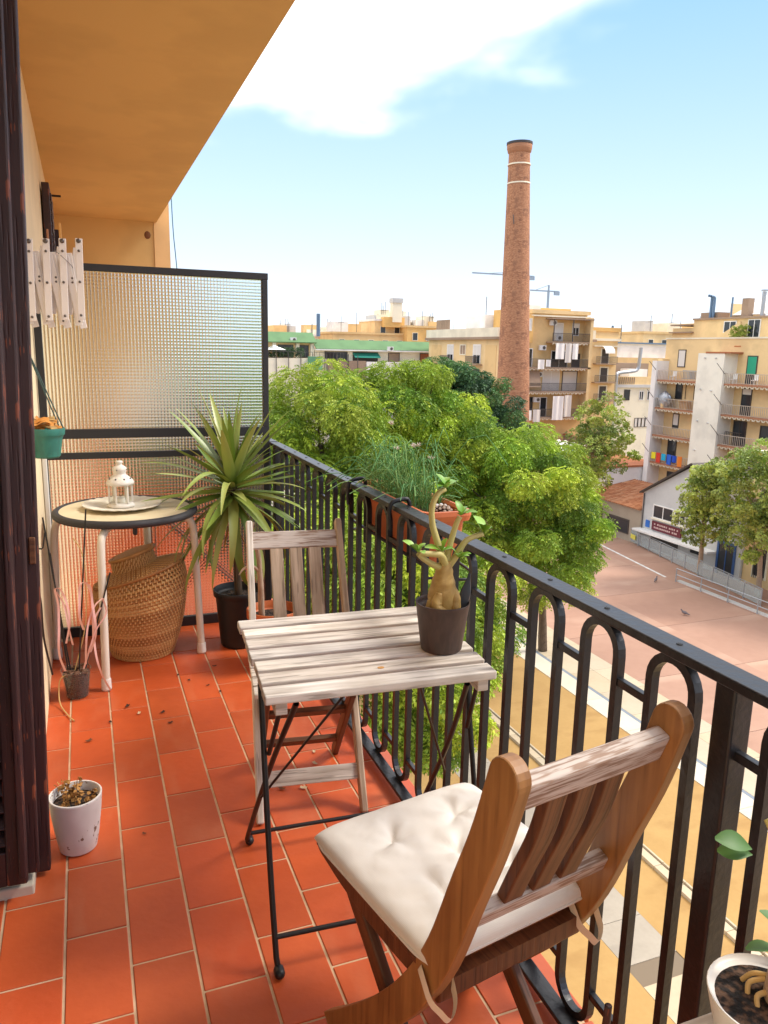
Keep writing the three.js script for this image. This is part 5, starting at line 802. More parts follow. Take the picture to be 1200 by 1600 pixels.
// --- block with stacked balconies behind the chimney, facing us
{
  const b = thing('balcony_block', 'ochre apartment block with laundry filled balconies right of the chimney', 'building', [0, 0, 0]), z = -82;
  part(b, 'wall', span(49.6, 58.3, GY, 6.2, z - 2.6, z), C.tan);
  part(b, 'parapet', span(50.3, 58.6, 6.2, 6.65, z - 2.7, z + 0.25), C.tan2); part(b, 'cornice', span(50.3, 58.62, 5.85, 6.02, z, z + 0.3), C.cream);
  part(b, 'side_bay', span(48.5, 50.4, 2.75, 5.9, z - 1, z + 0.5), C.ochre); window_(b, 'z', z + 0.5, 48.7, 50.2, 4.1, 5.6, { frame: C.cream, pane: C.white, paneName: 'closed_shutter' });
  for (const [y, x0] of [[2.95, 52.6], [-0.1, 48.6], [-2.95, 48.6], [-6.05, 48.6]]) {
    wavySlab(b, 'z', x0, 57.9, y, z, z + 1.4, C.brownWall); rails(b, 'z', z + 1.36, x0, 57.9, y, 1.0, y > 2 ? C.frameDark : C.rail);
    part(b, 'side_wall', span(57.9, 58.3, y - 0.16, y + 2.9, z + 0.002, z + 1.4), C.tan2);
  }
  part(b, 'roof_slab', span(52.4, 58.3, 5.55, 5.7, z, z + 1.5), C.brownWall);
  for (const x of [52.7, 55.4]) part(b, 'post', span(x, x + 0.1, 2.95, 5.55, z + 1.3, z + 1.4), C.rail);
  window_(b, 'z', z, 53.6, 54.9, 3.0, 5.2, { door: 1, frame: C.white, pane: C.shutterPale, paneName: 'closed_shutter' }); window_(b, 'z', z, 56.2, 57.2, 3.7, 5.2, { frame: C.white, mullion: 1, blind: 0.3 });
  aircon(b, 53.2, 5.15, z + 0.4); aircon(b, 54.0, 3.4, z + 0.4); aircon(b, 51.9, 2.2, z + 0.4); aircon(b, 56.5, 2.0, z + 0.4); aircon(b, 51.6, -0.95, z + 0.4); aircon(b, 51.5, -4.0, z + 0.4);
  window_(b, 'z', z, 49.8, 50.8, -0.1, 2.1, { door: 1, frame: C.white, mullion: 1 }); window_(b, 'z', z, 56.4, 57.6, -0.1, 1.6, { door: 1, frame: C.frameDark });
  window_(b, 'z', z, 53.4, 55.8, -0.1, 1.9, { door: 1, frame: C.white, mullion: 1 });
  part(b, 'awning', metric(new THREE.BoxGeometry(2.6, 2.0, 0.06).rotateX(-0.28).translate(50.1, -1.5, z + 1.1)), C.brownWall, 'dark drop awning');
  window_(b, 'z', z, 52.4, 54.8, -2.95, -0.5, { door: 1, frame: C.white, mullion: 1, pane: C.shutterPale }); window_(b, 'z', z, 55.2, 57.4, -2.95, -0.5, { door: 1, frame: C.frameDark, pane: C.shutterPale });
  part(b, 'side_panel', span(48.6, 49.9, -6.05, -3.3, z + 0.01, z + 0.06), C.orange); window_(b, 'z', z + 0.01, 50.0, 51.2, -6.05, -3.7, { door: 1 }); window_(b, 'z', z + 0.01, 52.2, 53.2, -6.05, -3.7, { door: 1, frame: C.white });
  part(b, 'roof_hut', span(50.6, 52.2, 6.65, 7.2, z - 2.4, z - 1), C.white);
  const cl = [[53.0, 54.3, -0.1 + 1.0, 2.75, C.white, 'white sheets hanging on the third balcony of the ochre block'], [54.4, 55.3, 0.5, 2.75, C.shutterPale, 'pinkish sheet hanging beside the white sheets on the ochre block'], [55.4, 56.2, 0.9, 2.75, C.white, 'short white towel on the third balcony of the ochre block'], [53.1, 54.6, -6.4, -3.5, C.white, 'large white sheet on the lowest balcony of the ochre block'], [54.7, 55.7, -6.0, -3.4, C.shutterPale, 'cream sheet next to the large white sheet on the lowest balcony'], [50.6, 51.5, -0.3, 0.8, C.white, 'small white cloth on the balcony rail beside the chimney'], [51.8, 52.4, 0.0, 0.8, C.white, 'white towel further along the balcony rail beside the chimney'], [49.0, 50.2, -6.4, -5.2, C.white, 'white washing on the rail right at the chimney foot'], [50.4, 51.4, -6.6, -5.1, C.shutterPale, 'pale washing on the rail next to the chimney foot']];
  cl.forEach(([x0, x1, y0, y1, m, l], i) => { const g = new THREE.PlaneGeometry(x1 - x0, y1 - y0, 14, 4), p = g.attributes.position; for (let k = 0; k < p.count; k++) p.setZ(k, Math.sin(p.getX(k) * 8 + i) * 0.05); g.computeVertexNormals(); single('laundry', g, m, l, 'laundry', [(x0 + x1) / 2, (y0 + y1) / 2, z + 1.55 + (i % 3) * 0.03], 0, 'laundry on the balconies'); });
}
// --- tan building left of the chimney, long side towards the square
{
  const b = thing('corner_building', 'tan corner building with white parapet left of the chimney', 'building'), x = 47.34;
  part(b, 'wall', span(x, x + 14, GY, 3.1, -104.6, -94.2), C.tan2); part(b, 'wall', span(x + 0.001, x + 8, GY, 3.1, -94.2, -84), C.tan2);
  part(b, 'cornice', span(x - 0.5, x + 14, 3.1, 3.4, -105, -83.9), C.brownWall); part(b, 'parapet', span(x - 0.35, x + 13.8, 3.4, 4.5, -104.9, -83.95), C.cream);
  for (const [z0, z1] of [[-98.9, -95.9], [-91.2, -88.1]]) { window_(b, 'x', x, z0 + 0.5, z1 - 0.5, 0.1, 2.5, { door: 1, frame: C.white, mullion: 1, blind: 0.5, t: 0.16 }); part(b, 'balcony_slab', span(x - 0.9, x, -0.12, 0.02, z0, z1), C.brownWall); rails(b, 'x', x - 0.86, z0, z1, 0.02, 1.0); window_(b, 'x', x, z0 + 0.7, z1 - 0.7, -3.0, -0.6, { door: 1 }); }
  window_(b, 'x', x, -94.5, -92.8, 1.1, 2.5, { frame: C.cream, mullion: 1, t: 0.14, pane: C.brownWall });
  for (const [z0, z1] of [[-103.6, -100.4], [-87.4, -84.6]]) part(b, 'wall_panel', span(x - 0.05, x - 0.002, -3, 2.4, z0, z1), C.tan);
  part(b, 'penthouse', span(x + 4, x + 10, 4.5, 7.0, -93, -84.2), C.ochre); window_(b, 'x', x + 4, -88.5, -86.8, 4.7, 6.4, { frame: C.cream, pane: C.white });
  part(b, 'roof_box', span(x + 3, x + 7, 4.5, 6.4, -99, -93.4), C.white); const ls = []; for (let z = -104.2; z < -100.2; z += 0.55) ls.push(span(x + 0.9, x + 1.0, 4.5, 5.9, z, z + 0.45)); part(b, 'screen_slats', ls, C.brownWall);
  for (const z of [-86, -90, -97]) part(b, 'aerial', rod(V(x + 5, 6.4, z), V(x + 5, 9, z), 0.05), C.rail);
}
// --- slim building and the rear fronts between
{
  const b = thing('slim_building', 'narrow yellow house front right of the balcony block', 'building'), z = -86;
  part(b, 'wall', span(59, 66.2, GY, 4.5, z - 10, z), C.tan2); part(b, 'parapet', span(59.9, 66.4, 4.5, 5.0, z - 10, z + 0.2), C.ochre); part(b, 'cornice', span(62.4, 66.5, 3.3, 3.6, z, z + 0.35), C.cream); part(b, 'string_course', span(62.4, 66.5, 2.55, 2.7, z, z + 0.2), C.cream);
  part(b, 'side_wing', span(66.2, 68, GY, 3.9, z - 9, z - 3), C.brownWall); part(b, 'stove_pipe', rod(V(67.3, -1.5, z - 2.8), V(67.3, 5.4, z - 2.8), 0.16), C.blueMetal);
  for (const y of [0.4, -2.0, -4.4]) { window_(b, 'z', z, 63.6, 65.0, y, y + 2.0, { door: 1, frame: C.cream, t: 0.16, pane: C.frameDark, paneName: 'slatted_shutter' }); part(b, 'balcony_slab', span(62.5, 65.9, y - 0.14, y, z + 0.001, z + 0.7), C.brownWall); rails(b, 'z', z + 0.66, 62.5, 65.9, y, 0.9); }
  const aw = metric(new THREE.CylinderGeometry(0.9, 0.9, 1.5, 16, 1, true, 0, Math.PI / 2).rotateZ(Math.PI / 2).translate(64.4, 1.7, z + 0.1)); part(b, 'white_awning', aw, C.white);
  const m = thing('rear_house', 'low beige rear house with balustraded terrace between the taller blocks', 'building'), zm = -90;
  part(m, 'wall', span(69.4, 78, GY, -2.5, zm - 8, zm), C.cream); part(m, 'band', span(69.4, 78, -2.9, -2.5, zm, zm + 0.3), C.grey); part(m, 'terrace_wall', span(69.5, 78, -2.5, -1.4, zm - 0.3, zm), C.tan2); for (let x = 69.7; x < 72.5; x += 0.35) part(m, 'baluster', span(x, x + 0.15, -2.4, -1.5, zm + 0.002, zm + 0.06), C.brownWall);
  part(m, 'rear_wall', span(69, 79, -2.5, 0.4, zm - 8, zm - 5), C.brownWall); part(m, 'white_box', span(73.2, 76.4, -2.5, -0.4, zm - 4, zm - 2), C.white);
  for (const x of [73.6, 75.0]) window_(m, 'z', zm, x, x + 0.8, -4.7, -3.4, { frame: C.white, mullion: 1 }); window_(m, 'z', zm, 71, 72, -4.7, -3.2, {}); for (let i = 0; i < 4; i++) window_(m, 'z', zm, 73.2 + i * 0.62, 73.75 + i * 0.62, -8.5, -7.2, { frame: C.frameDark, pane: C.shutterPale, t: 0.06 });
  part(m, 'flue_pipe', tube([[68.6, -10, zm + 1], [68.7, -3, zm + 1], [68.75, -1.3, zm + 1], [69.2, -0.9, zm + 0.8], [72, -0.6, zm + 0.6], [72.6, -0.2, zm + 0.6], [72.7, 0.6, zm + 0.6], [72.8, 2.6, zm + 0.6]], 0.24, 60, 10), C.metal);
  const w = thing('white_rear_block', 'white block with rooftop clutter behind the beige rear house', 'building'); part(w, 'wall', span(74, 88, GY, 3.3, -108, -100), C.white); part(w, 'roof_slab', span(73.6, 88, 3.3, 3.5, -108, -99.6), C.blueMetal); part(w, 'lower_wing', span(72, 88, GY, 1.2, -100, -98), C.tan); part(w, 'aerial', rod(V(79, 3.5, -102), V(79, 6.2, -102), 0.06), C.rail);
  const c2 = thing('cream_far_block', 'cream block with small windows far down between the buildings', 'building'); part(c2, 'wall', span(70, 80, GY, 1.2, -124, -118), C.cream); for (let i = 0; i < 4; i++) window_(c2, 'z', -118, 72 + i * 1.6, 72.9 + i * 1.6, -1.2, 0.2, {}); part(c2, 'roof_hut', span(73, 77, 1.2, 2.6, -123, -120), C.tan);
}
// --- right-hand block with recessed balconies and a pale stair tower
{
  const b = thing('terraced_block', 'large ochre block with recessed balconies and cream tower on the right', 'building'), X = 56.9, W = 58.3;
  part(b, 'wall', span(W, W + 14, GY, 3.25, -67.6, -40), C.tan2); part(b, 'parapet', span(W - 0.06, W + 14, 3.25, 3.4, -67.7, -40), C.cream);
  part(b, 'side_fin', span(X - 0.2, W, GY, 1.0, -67.6, -66.9), C.white); part(b, 'upper_fin', span(X + 0.5, W, 1.0, 1.2, -67.6, -66.9), C.tan2);
  part(b, 'stair_tower', span(X - 0.25, W, GY, 1.85, -61.0, -57.6), plaster(0.9, 0.84, 0.7, stainMap, 0.004)); part(b, 'tower_cap', span(X - 0.3, W, 1.85, 2.0, -60.0, -57.0), C.redroof);
  for (const [z, y] of [[-60, 1.4], [-58.6, 1.4], [-60.2, -1.6], [-58.8, -1.7], [-60.2, -4.7], [-58.8, -4.8], [-60.2, -7.6]]) part(b, 'vent_pipe', new THREE.CylinderGeometry(0.07, 0.07, 0.2, 8).rotateZ(Math.PI / 2).translate(X - 0.33, y, z), C.grey);
  const ys = [-0.95, -3.85, -6.75, -9.65];
  ys.forEach((y, i) => {
    wavySlab(b, 'x', -66.9, -61.0, y, X, W); rails(b, 'x', X + 0.05, -66.9, -61.0, y, 1.0, C.paleRail, 0.22);
    if (i < 3) { wavySlab(b, 'x', -57.6, -50, y, X, W); rails(b, 'x', X + 0.05, -57.6, -50, y, 1.0, C.paleRail, 0.22); }
    for (const z of [-66.95, -57.5]) part(b, 'clothes_arm', rod(V(X - 0.1, y + 0.9, z), V(X - 0.9, y + 1.9, z - 0.3), 0.03), C.rail);
  });
  window_(b, 'x', W, -65.6, -64.5, 0.4, 2.2, { blind: 0.95 }); window_(b, 'x', W, -61.9, -61.1, -0.9, 1.8, { door: 1 });
  window_(b, 'x', W, -65.5, -64.5, -2.9, -1.1, {}); window_(b, 'x', W, -65.5, -64.6, -6.0, -4.4, { blind: 0.7 }); window_(b, 'x', W, -65.9, -64.6, -9.65, -7.2, { door: 1 }); window_(b, 'x', W, -62.4, -61.5, -9.65, -7.3, { door: 1 }); window_(b, 'x', W, -65.6, -64.4, -12.6, -10.6, {});
  window_(b, 'x', W, -56.4, -55.2, -0.95, 1.7, { door: 1, frame: C.frameDark, blind: 0.6, blindMat: C.green }); window_(b, 'x', W, -52.6, -51.4, 0.0, 1.7, { frame: C.frameDark, blind: 0.98, blindMat: C.green });
  window_(b, 'x', W, -56.6, -55.4, -3.85, -1.3, { door: 1, blind: 0.2 }); window_(b, 'x', W, -53.2, -51.6, -3.1, -1.4, { frame: C.frameDark, blind: 0.6 }); window_(b, 'x', W, -57.2, -55.6, -6.75, -4.4, { door: 1, mullion: 1 }); window_(b, 'x', W, -54, -52.6, -5.9, -4.6, {});
  part(b, 'small_balcony', span(X + 0.5, W, -6.9, -6.76, -57.3, -55.3), C.slab); rails(b, 'x', X + 0.5, -57.3, -55.3, -6.75, 1.3, C.frameDark, 0.2);
  for (const z of [-64.0, -62.8]) part(b, 'wall_tube', tube([[W - 0.05, -2.8, z], [W - 0.05, -1.4, z], [W - 0.05, -1.2, z + 0.3], [W - 0.05, -1.2, z + 1.1]], 0.03, 16, 6), C.frameDark);
  part(b, 'rust_marks', [span(W - 0.02, W + 0.01, 2.5, 2.6, -58.2, -57.4)], mat(0.5, 0.16, 0.05, 0.9));
  // roof storey
  part(b, 'penthouse', span(63, 71, 3.25, 5.4, -69, -45), C.tan2); part(b, 'penthouse_roof', span(62.8, 71, 5.4, 5.6, -69, -45), C.brownWall); part(b, 'roof_terrace_wall', span(63.4, 70, 5.6, 6.2, -68.5, -66), C.brownWall);
  window_(b, 'x', 63, -64.6, -62.9, 4.0, 5.2, { frame: C.white, mullion: 1 }); window_(b, 'x', 63, -61.4, -59.8, 3.4, 5.3, { frame: C.white, mullion: 1, door: 1 }); part(b, 'sloping_wall', metric(new THREE.BoxGeometry(0.1, 1.0, 2.4).rotateX(-0.5).translate(62.9, 4.1, -63.2)), C.tan2);
  part(b, 'small_roof_house', span(63, 68, 3.25, 4.6, -72.2, -69), C.tan2); part(b, 'roof_edge', span(62.6, 68, 4.05, 4.2, -72.4, -68.9), C.brownWall); part(b, 'roof_edge', span(62.6, 68, 4.85, 5.0, -72.2, -69), C.brownWall);
  part(b, 'glass_roof', metric(new THREE.BoxGeometry(5, 0.08, 6).rotateZ(0.45).translate(66, 6.9, -61.5)), C.white); part(b, 'roof_beam', span(63.6, 68, 5.6, 7.0, -64.6, -64.4), C.tan2); part(b, 'gable_piece', metric(new THREE.CylinderGeometry(0.1, 1.6, 1.6, 4).rotateY(Math.PI / 4).translate(64, 6.4, -57.6)), C.tan);
  for (const [z, h] of [[-66.9, 7.9], [-66.5, 7.8]]) part(b, 'flue', tube([[63.2, 5.6, z], [63.2, h - 0.3, z], [63.1, h - 0.05, z], [62.8, h, z - 0.1]], 0.14, 16, 8), C.blueMetal);
  part(b, 'flue', rod(V(63.2, 5.6, -64), V(63.2, 7.6, -64), 0.09), C.blueMetal); part(b, 'flue', rod(V(63.2, 5.6, -60), V(63.2, 7.9, -60), 0.2), C.metal); part(b, 'flue_cap', rod(V(63.2, 7.95, -60), V(63.2, 8.1, -60), 0.32), C.metal); part(b, 'chimney_stack', span(63.1, 63.9, 5.6, 7.4, -62.6, -61.8), C.brownWall); part(b, 'aerial', rod(V(64, 5.6, -59), V(64, 9.4, -59), 0.04), C.rail);
  const bush = thing('roof_bush', 'yellow green bush on the roof terrace of the large ochre block', 'plant', [62.4, 3.4, -61.8]); { const im = new THREE.InstancedMesh(tuftB, M.leafFar, 90), d = new THREE.Object3D(), rr = rngOf(3); for (let i = 0; i < 90; i++) { d.position.set((rr() - 0.5) * 0.8, rr() * 1.2, (rr() - 0.5) * 1.8); d.rotation.set(rr() * 6, rr() * 6, 0); d.updateMatrix(); im.setMatrixAt(i, d.matrix); im.setColorAt(i, rgb(0.3, 0.36, 0.04)); } im.name = 'foliage'; im.userData.kind = 'stuff'; bush.add(im); }
  // washing, chairs, boxes on its balconies
  [[-66.3, [0.8, 0.7, 0.03], 'yellow'], [-65.5, [0.7, 0.06, 0.03], 'red'], [-64.7, [0.02, 0.42, 0.62], 'light blue'], [-63.9, [0.03, 0.13, 0.6], 'blue'], [-63.2, [0.02, 0.08, 0.5], 'dark blue'], [-62.4, [0.8, 0.22, 0.03], 'orange']].forEach(([z, c, n], i) => { const g = new THREE.BoxGeometry(0.05, 0.7 + (i % 2) * 0.35, 0.62, 1, 2, 8), p = g.attributes.position; for (let k = 0; k < p.count; k++) p.setX(k, p.getX(k) + Math.sin(p.getZ(k) * 10 + i) * 0.05); g.computeVertexNormals(); single('laundry', g, mat(...c, 0.9), `${n} cloth drying on the lowest balcony of the large ochre block`, 'laundry', [X - 0.06, -8.95 - (i % 2) * 0.15, z], 0, 'laundry on the balconies'); });
  const chair = (x, y, z, l) => { const c = thing('garden_chair', l, 'chair', [x, y, z]); part(c, 'seat', box(0.45, 0.06, 0.5, 0, 0.42, 0), C.white); part(c, 'backrest', box(0.06, 0.5, 0.5, 0.22, 0.7, 0), C.white); for (const [a, e] of [[-1, -1], [1, -1], [-1, 1], [1, 1]]) part(c, 'leg', box(0.05, 0.4, 0.05, a * 0.2, 0.2, e * 0.22), C.white); };
  chair(57.5, -0.95, -65.2, 'white plastic chair on the top left balcony of the large ochre block'); chair(57.5, -0.95, -57.1, 'white plastic chair on the top balcony right of the cream tower'); chair(57.5, -0.95, -54.6, 'white plastic chair under the green shutter');
  const sp = thing('wrapped_bundle', 'shiny silver wrapped bundle on the second balcony of the ochre block', 'bundle', [57.4, -3.85, -66]); const sg = new THREE.IcosahedronGeometry(0.85, 3), sq = sg.attributes.position; for (let i = 0; i < sq.count; i++) { const k = 1 + (fbm(nA, sq.getX(i) * 4 + 9, sq.getY(i) * 4 + sq.getZ(i) * 3 + 9, 3) - 0.5) * 0.4; sq.setXYZ(i, sq.getX(i) * k * 0.6, sq.getY(i) * k, sq.getZ(i) * k); } sg.computeVertexNormals(); part(sp, 'cover', sg.translate(0, 0.8, 0), C.metal); part(sp, 'bag', box(0.3, 0.7, 0.4, -0.3, 0.35, 0.1), C.tan);
  const cb = thing('carton', 'brown cardboard carton on the second balcony of the ochre block', 'box', [57.4, -3.85, -62.9]); part(cb, 'carton_body', box(0.6, 0.9, 1.1, 0, 0.45, 0), mat(0.5, 0.28, 0.12, 0.9)); part(cb, 'flap', box(0.3, 0.02, 1.1, -0.35, 0.86, 0), mat(0.5, 0.28, 0.12, 0.9));
  const cot = thing('metal_cot', 'grey slatted railing panel leaning on the top left balcony', 'panel', [57.1, -0.95, -62.3]); part(cot, 'frame_bar', box(0.05, 0.06, 2.2, 0, 1.05, 0), C.metal); part(cot, 'frame_bar', box(0.05, 0.06, 2.2, 0, 0.25, 0), C.metal); for (let z = -1; z <= 1; z += 0.2) part(cot, 'slat', box(0.04, 0.8, 0.09, 0, 0.65, z), C.metal);
}
// --- white gabled building, tiled shed, low buildings along the square
{
  const g = thing('gabled_building', 'pale grey building with a gable and dark red sign beside the square', 'building'), X = 44;
  const sh = new THREE.Shape(); sh.moveTo(52.1, GY); sh.lineTo(52.1, -9.85); sh.lineTo(46.6, -6.8); sh.lineTo(41.1, -9.85); sh.lineTo(41.1, GY); sh.closePath();
  const eg = new THREE.ExtrudeGeometry(sh, { depth: 10, bevelEnabled: false }); eg.applyMatrix4(new THREE.Matrix4().makeBasis(V(0, 0, -1), V(0, 1, 0), V(1, 0, 0))).translate(X, 0, 0); part(g, 'wall', metric(eg), plaster(0.6, 0.59, 0.56, stainMap, 0.01));
  for (const [a, b2] of [[[52.25, -9.95], [46.6, -6.7]], [[46.6, -6.7], [40.95, -9.95]]]) part(g, 'roof_edge', beam(V(X + 4.8, a[1] + 0.07, -a[0]), V(X + 4.8, b2[1] + 0.07, -b2[0]), 10.3, 0.12, V(0, 1, 0).applyAxisAngle(V(1, 0, 0), a[0] > 50 ? -0.5 : 0.5), 0.01), C.frameDark);
  window_(g, 'x', X, -50.7, -48.3, -11.75, -10.6, { frame: C.white, mullion: 1, sill: 1 }); window_(g, 'x', X, -48.2, -46.9, -11.75, -10.6, { frame: C.white, mullion: 1, sill: 1 }); window_(g, 'x', X, -45.6, -44.2, -9.6, -8.0, { frame: C.grey, mullion: 1 });
  const sg = part(g, 'sign_board', span(X - 0.14, X - 0.01, -12.75, -12.0, -50.6, -47.2), mat(0.13, 0.012, 0.022, 0.6), 'dark red sign board with two rows of small lettering');
  const lt = []; const rr = rngOf(91); for (const y of [-12.22, -12.5]) { let z = -50.3; while (z < -47.6) { const w = 0.1 + rr() * 0.14; lt.push(span(X - 0.16, X - 0.145, y - 0.07, y + 0.07, z, z + w * 0.75)); z += w + (rr() < 0.16 ? 0.18 : 0.02); } } part(sg, 'lettering', lt, mat(0.6, 0.4, 0.36, 0.7));
  part(g, 'canopy', span(X - 0.9, X - 0.001, -13.05, -12.9, -52.1, -43.5), C.white);
  window_(g, 'x', X, -50.8, -47.3, GY, -13.2, { name: 'roller_shutter', frame: C.grey, pane: C.frameDark, paneName: 'shutter_curtain', t: 0.12 }); const sl = []; for (let y = GY + 0.1; y < -13.3; y += 0.14) sl.push(span(X - 0.05, X - 0.032, y, y + 0.05, -50.6, -47.5)); part(g, 'shutter_ribs', sl, C.rail);
  window_(g, 'x', X, -46.2, -44.9, -13.7, -13.1, { frame: C.grey }); part(g, 'drain_pipe', rod(V(X - 0.08, GY, -51.9), V(X - 0.08, -9.9, -51.9), 0.05), C.rail); part(g, 'wall_plaque', span(X - 0.05, X - 0.001, -12.7, -12.1, -51.5, -51.0), mat(0.02, 0.14, 0.5, 0.5), 'small blue plaque at the corner');
  window_(g, 'x', X, -43.4, -41.6, GY, -11.9, { door: 1, name: 'shop_door', frame: mat(0.03, 0.09, 0.25, 0.5), mullion: 1, t: 0.2 });
  const t = thing('tiled_shed', 'low shed with an orange clay tile roof left of the gabled building', 'building');
  part(t, 'wall', span(44, 44.4, GY, -11.4, -60.5, -52.15), plaster(0.42, 0.34, 0.25, stainMap, 0.01)); part(t, 'wall', span(44.4, 50, GY, -11.5, -60.5, -52.15), C.brownWall);
  window_(t, 'x', 44, -56.6, -53.6, -13.9, -12.6, {}); window_(t, 'x', 44, -60, -57.4, -13.6, -12.3, { pane: C.brownWall });
  const roof = new THREE.Group(); roof.name = 'roof'; t.add(roof); const A = V(43.8, -11.35, 0), B2 = V(50, -10.35, 0), ang = Math.atan2(B2.y - A.y, B2.x - A.x), len = A.distanceTo(B2); const tg = metric(new THREE.CylinderGeometry(0.13, 0.15, 0.62, 7, 1, true, 0, Math.PI).rotateX(Math.PI / 2).rotateZ(0)); tg.rotateX(0); const one = new THREE.CylinderGeometry(0.14, 0.17, 0.9, 7, 1, true, -Math.PI / 2, Math.PI).rotateX(Math.PI / 2).rotateY(-Math.PI / 2);
  const tm = [[0.5, 0.22, 0.1], [0.58, 0.3, 0.15], [0.42, 0.17, 0.075], [0.6, 0.36, 0.2]].map(c => mat(...c, 0.9)), lists = [[], [], [], []]; for (let z = -60.4; z < -52.2; z += 0.3) for (let d = 0.4; d < len; d += 0.78) lists[Math.floor(rr() * 4)].push(one.clone().rotateZ(ang).translate(A.x + Math.cos(ang) * d, A.y + Math.sin(ang) * d + 0.03, z + (rr() - 0.5) * 0.04));
  lists.forEach((l, i) => { part(roof, 'roof_tiles', l, tm[i]).userData.kind = 'stuff'; }); part(roof, 'roof_deck', metric(new THREE.BoxGeometry(len, 0.08, 8.3).rotateZ(ang).translate((A.x + B2.x) / 2, (A.y + B2.y) / 2 - 0.06, -56.3)), tm[2]);
  const lo = thing('garage_row', 'low white garage with red roof terrace under the large ochre block', 'building'); part(lo, 'wall', span(52, 60, GY, -10.4, -76, -67.8), C.white); part(lo, 'terrace', span(51.6, 60, -10.4, -10.2, -76, -67.7), C.redroof); for (const z of [-75, -72.4]) part(lo, 'garage_door', span(51.9, 51.999, -13, -11, z, z + 2.2), C.shutterPale);
  const yard = thing('yard_wall', 'stained brown yard wall behind the plane tree', 'wall'); part(yard, 'wall_panel', span(56, 56.4, GY, -8.4, -84, -76.1), C.brownWall); part(yard, 'coping', span(55.9, 56.5, -8.4, -8.25, -84, -76.1), C.redroof);
  const tent = thing('yard_canopy', 'pale blue and white sheet canopy in the yard behind the trees', 'canopy', [51, -9.6, -73]); const cg = new THREE.PlaneGeometry(6, 5, 20, 16).rotateX(-Math.PI / 2), cp = cg.attributes.position; for (let i = 0; i < cp.count; i++) cp.setY(i, 1.4 - Math.abs(cp.getX(i)) * 0.4 + Math.sin(cp.getX(i) * 3 + cp.getZ(i) * 4) * 0.12); cg.computeVertexNormals(); part(tent, 'sheet', cg, C.white); part(tent, 'blue_sheet', new THREE.PlaneGeometry(1.6, 1.2, 4, 4).rotateX(-1.0).translate(-1.6, 0.75, 2.4), mat(0.05, 0.2, 0.6, 0.6)); for (const x of [-2.8, 2.8]) part(tent, 'pole', rod(V(x, -4.9, 2), V(x, 0.2, 2), 0.05), C.rail);
  const tn = thing('corner_shop', 'tan low building with barred windows at the right edge of the square', 'building'); part(tn, 'wall', span(44.2, 56, GY, -5.2, -41.05, -28), C.tan2); part(tn, 'cornice', span(44, 56, -5.2, -4.9, -41.05, -27.9), C.cream);
  for (const z of [-40.2, -37.4, -34.6, -31.8]) { const w = window_(tn, 'x', 44.2, z, z + 1.3, -13.9, -11.6, { frame: C.cream, t: 0.14 }); const bars = []; for (let u = z + 0.15; u < z + 1.2; u += 0.16) bars.push(span(44.05, 44.08, -13.9, -11.6, u, u + 0.03)); part(w, 'window_bars', bars, C.frameDark); window_(tn, 'x', 44.2, z, z + 1.2, -9.2, -7.4, { frame: C.cream, mullion: 1 }); }
  aircon(tn, 44, -11.0, -35.2, 'x');
}
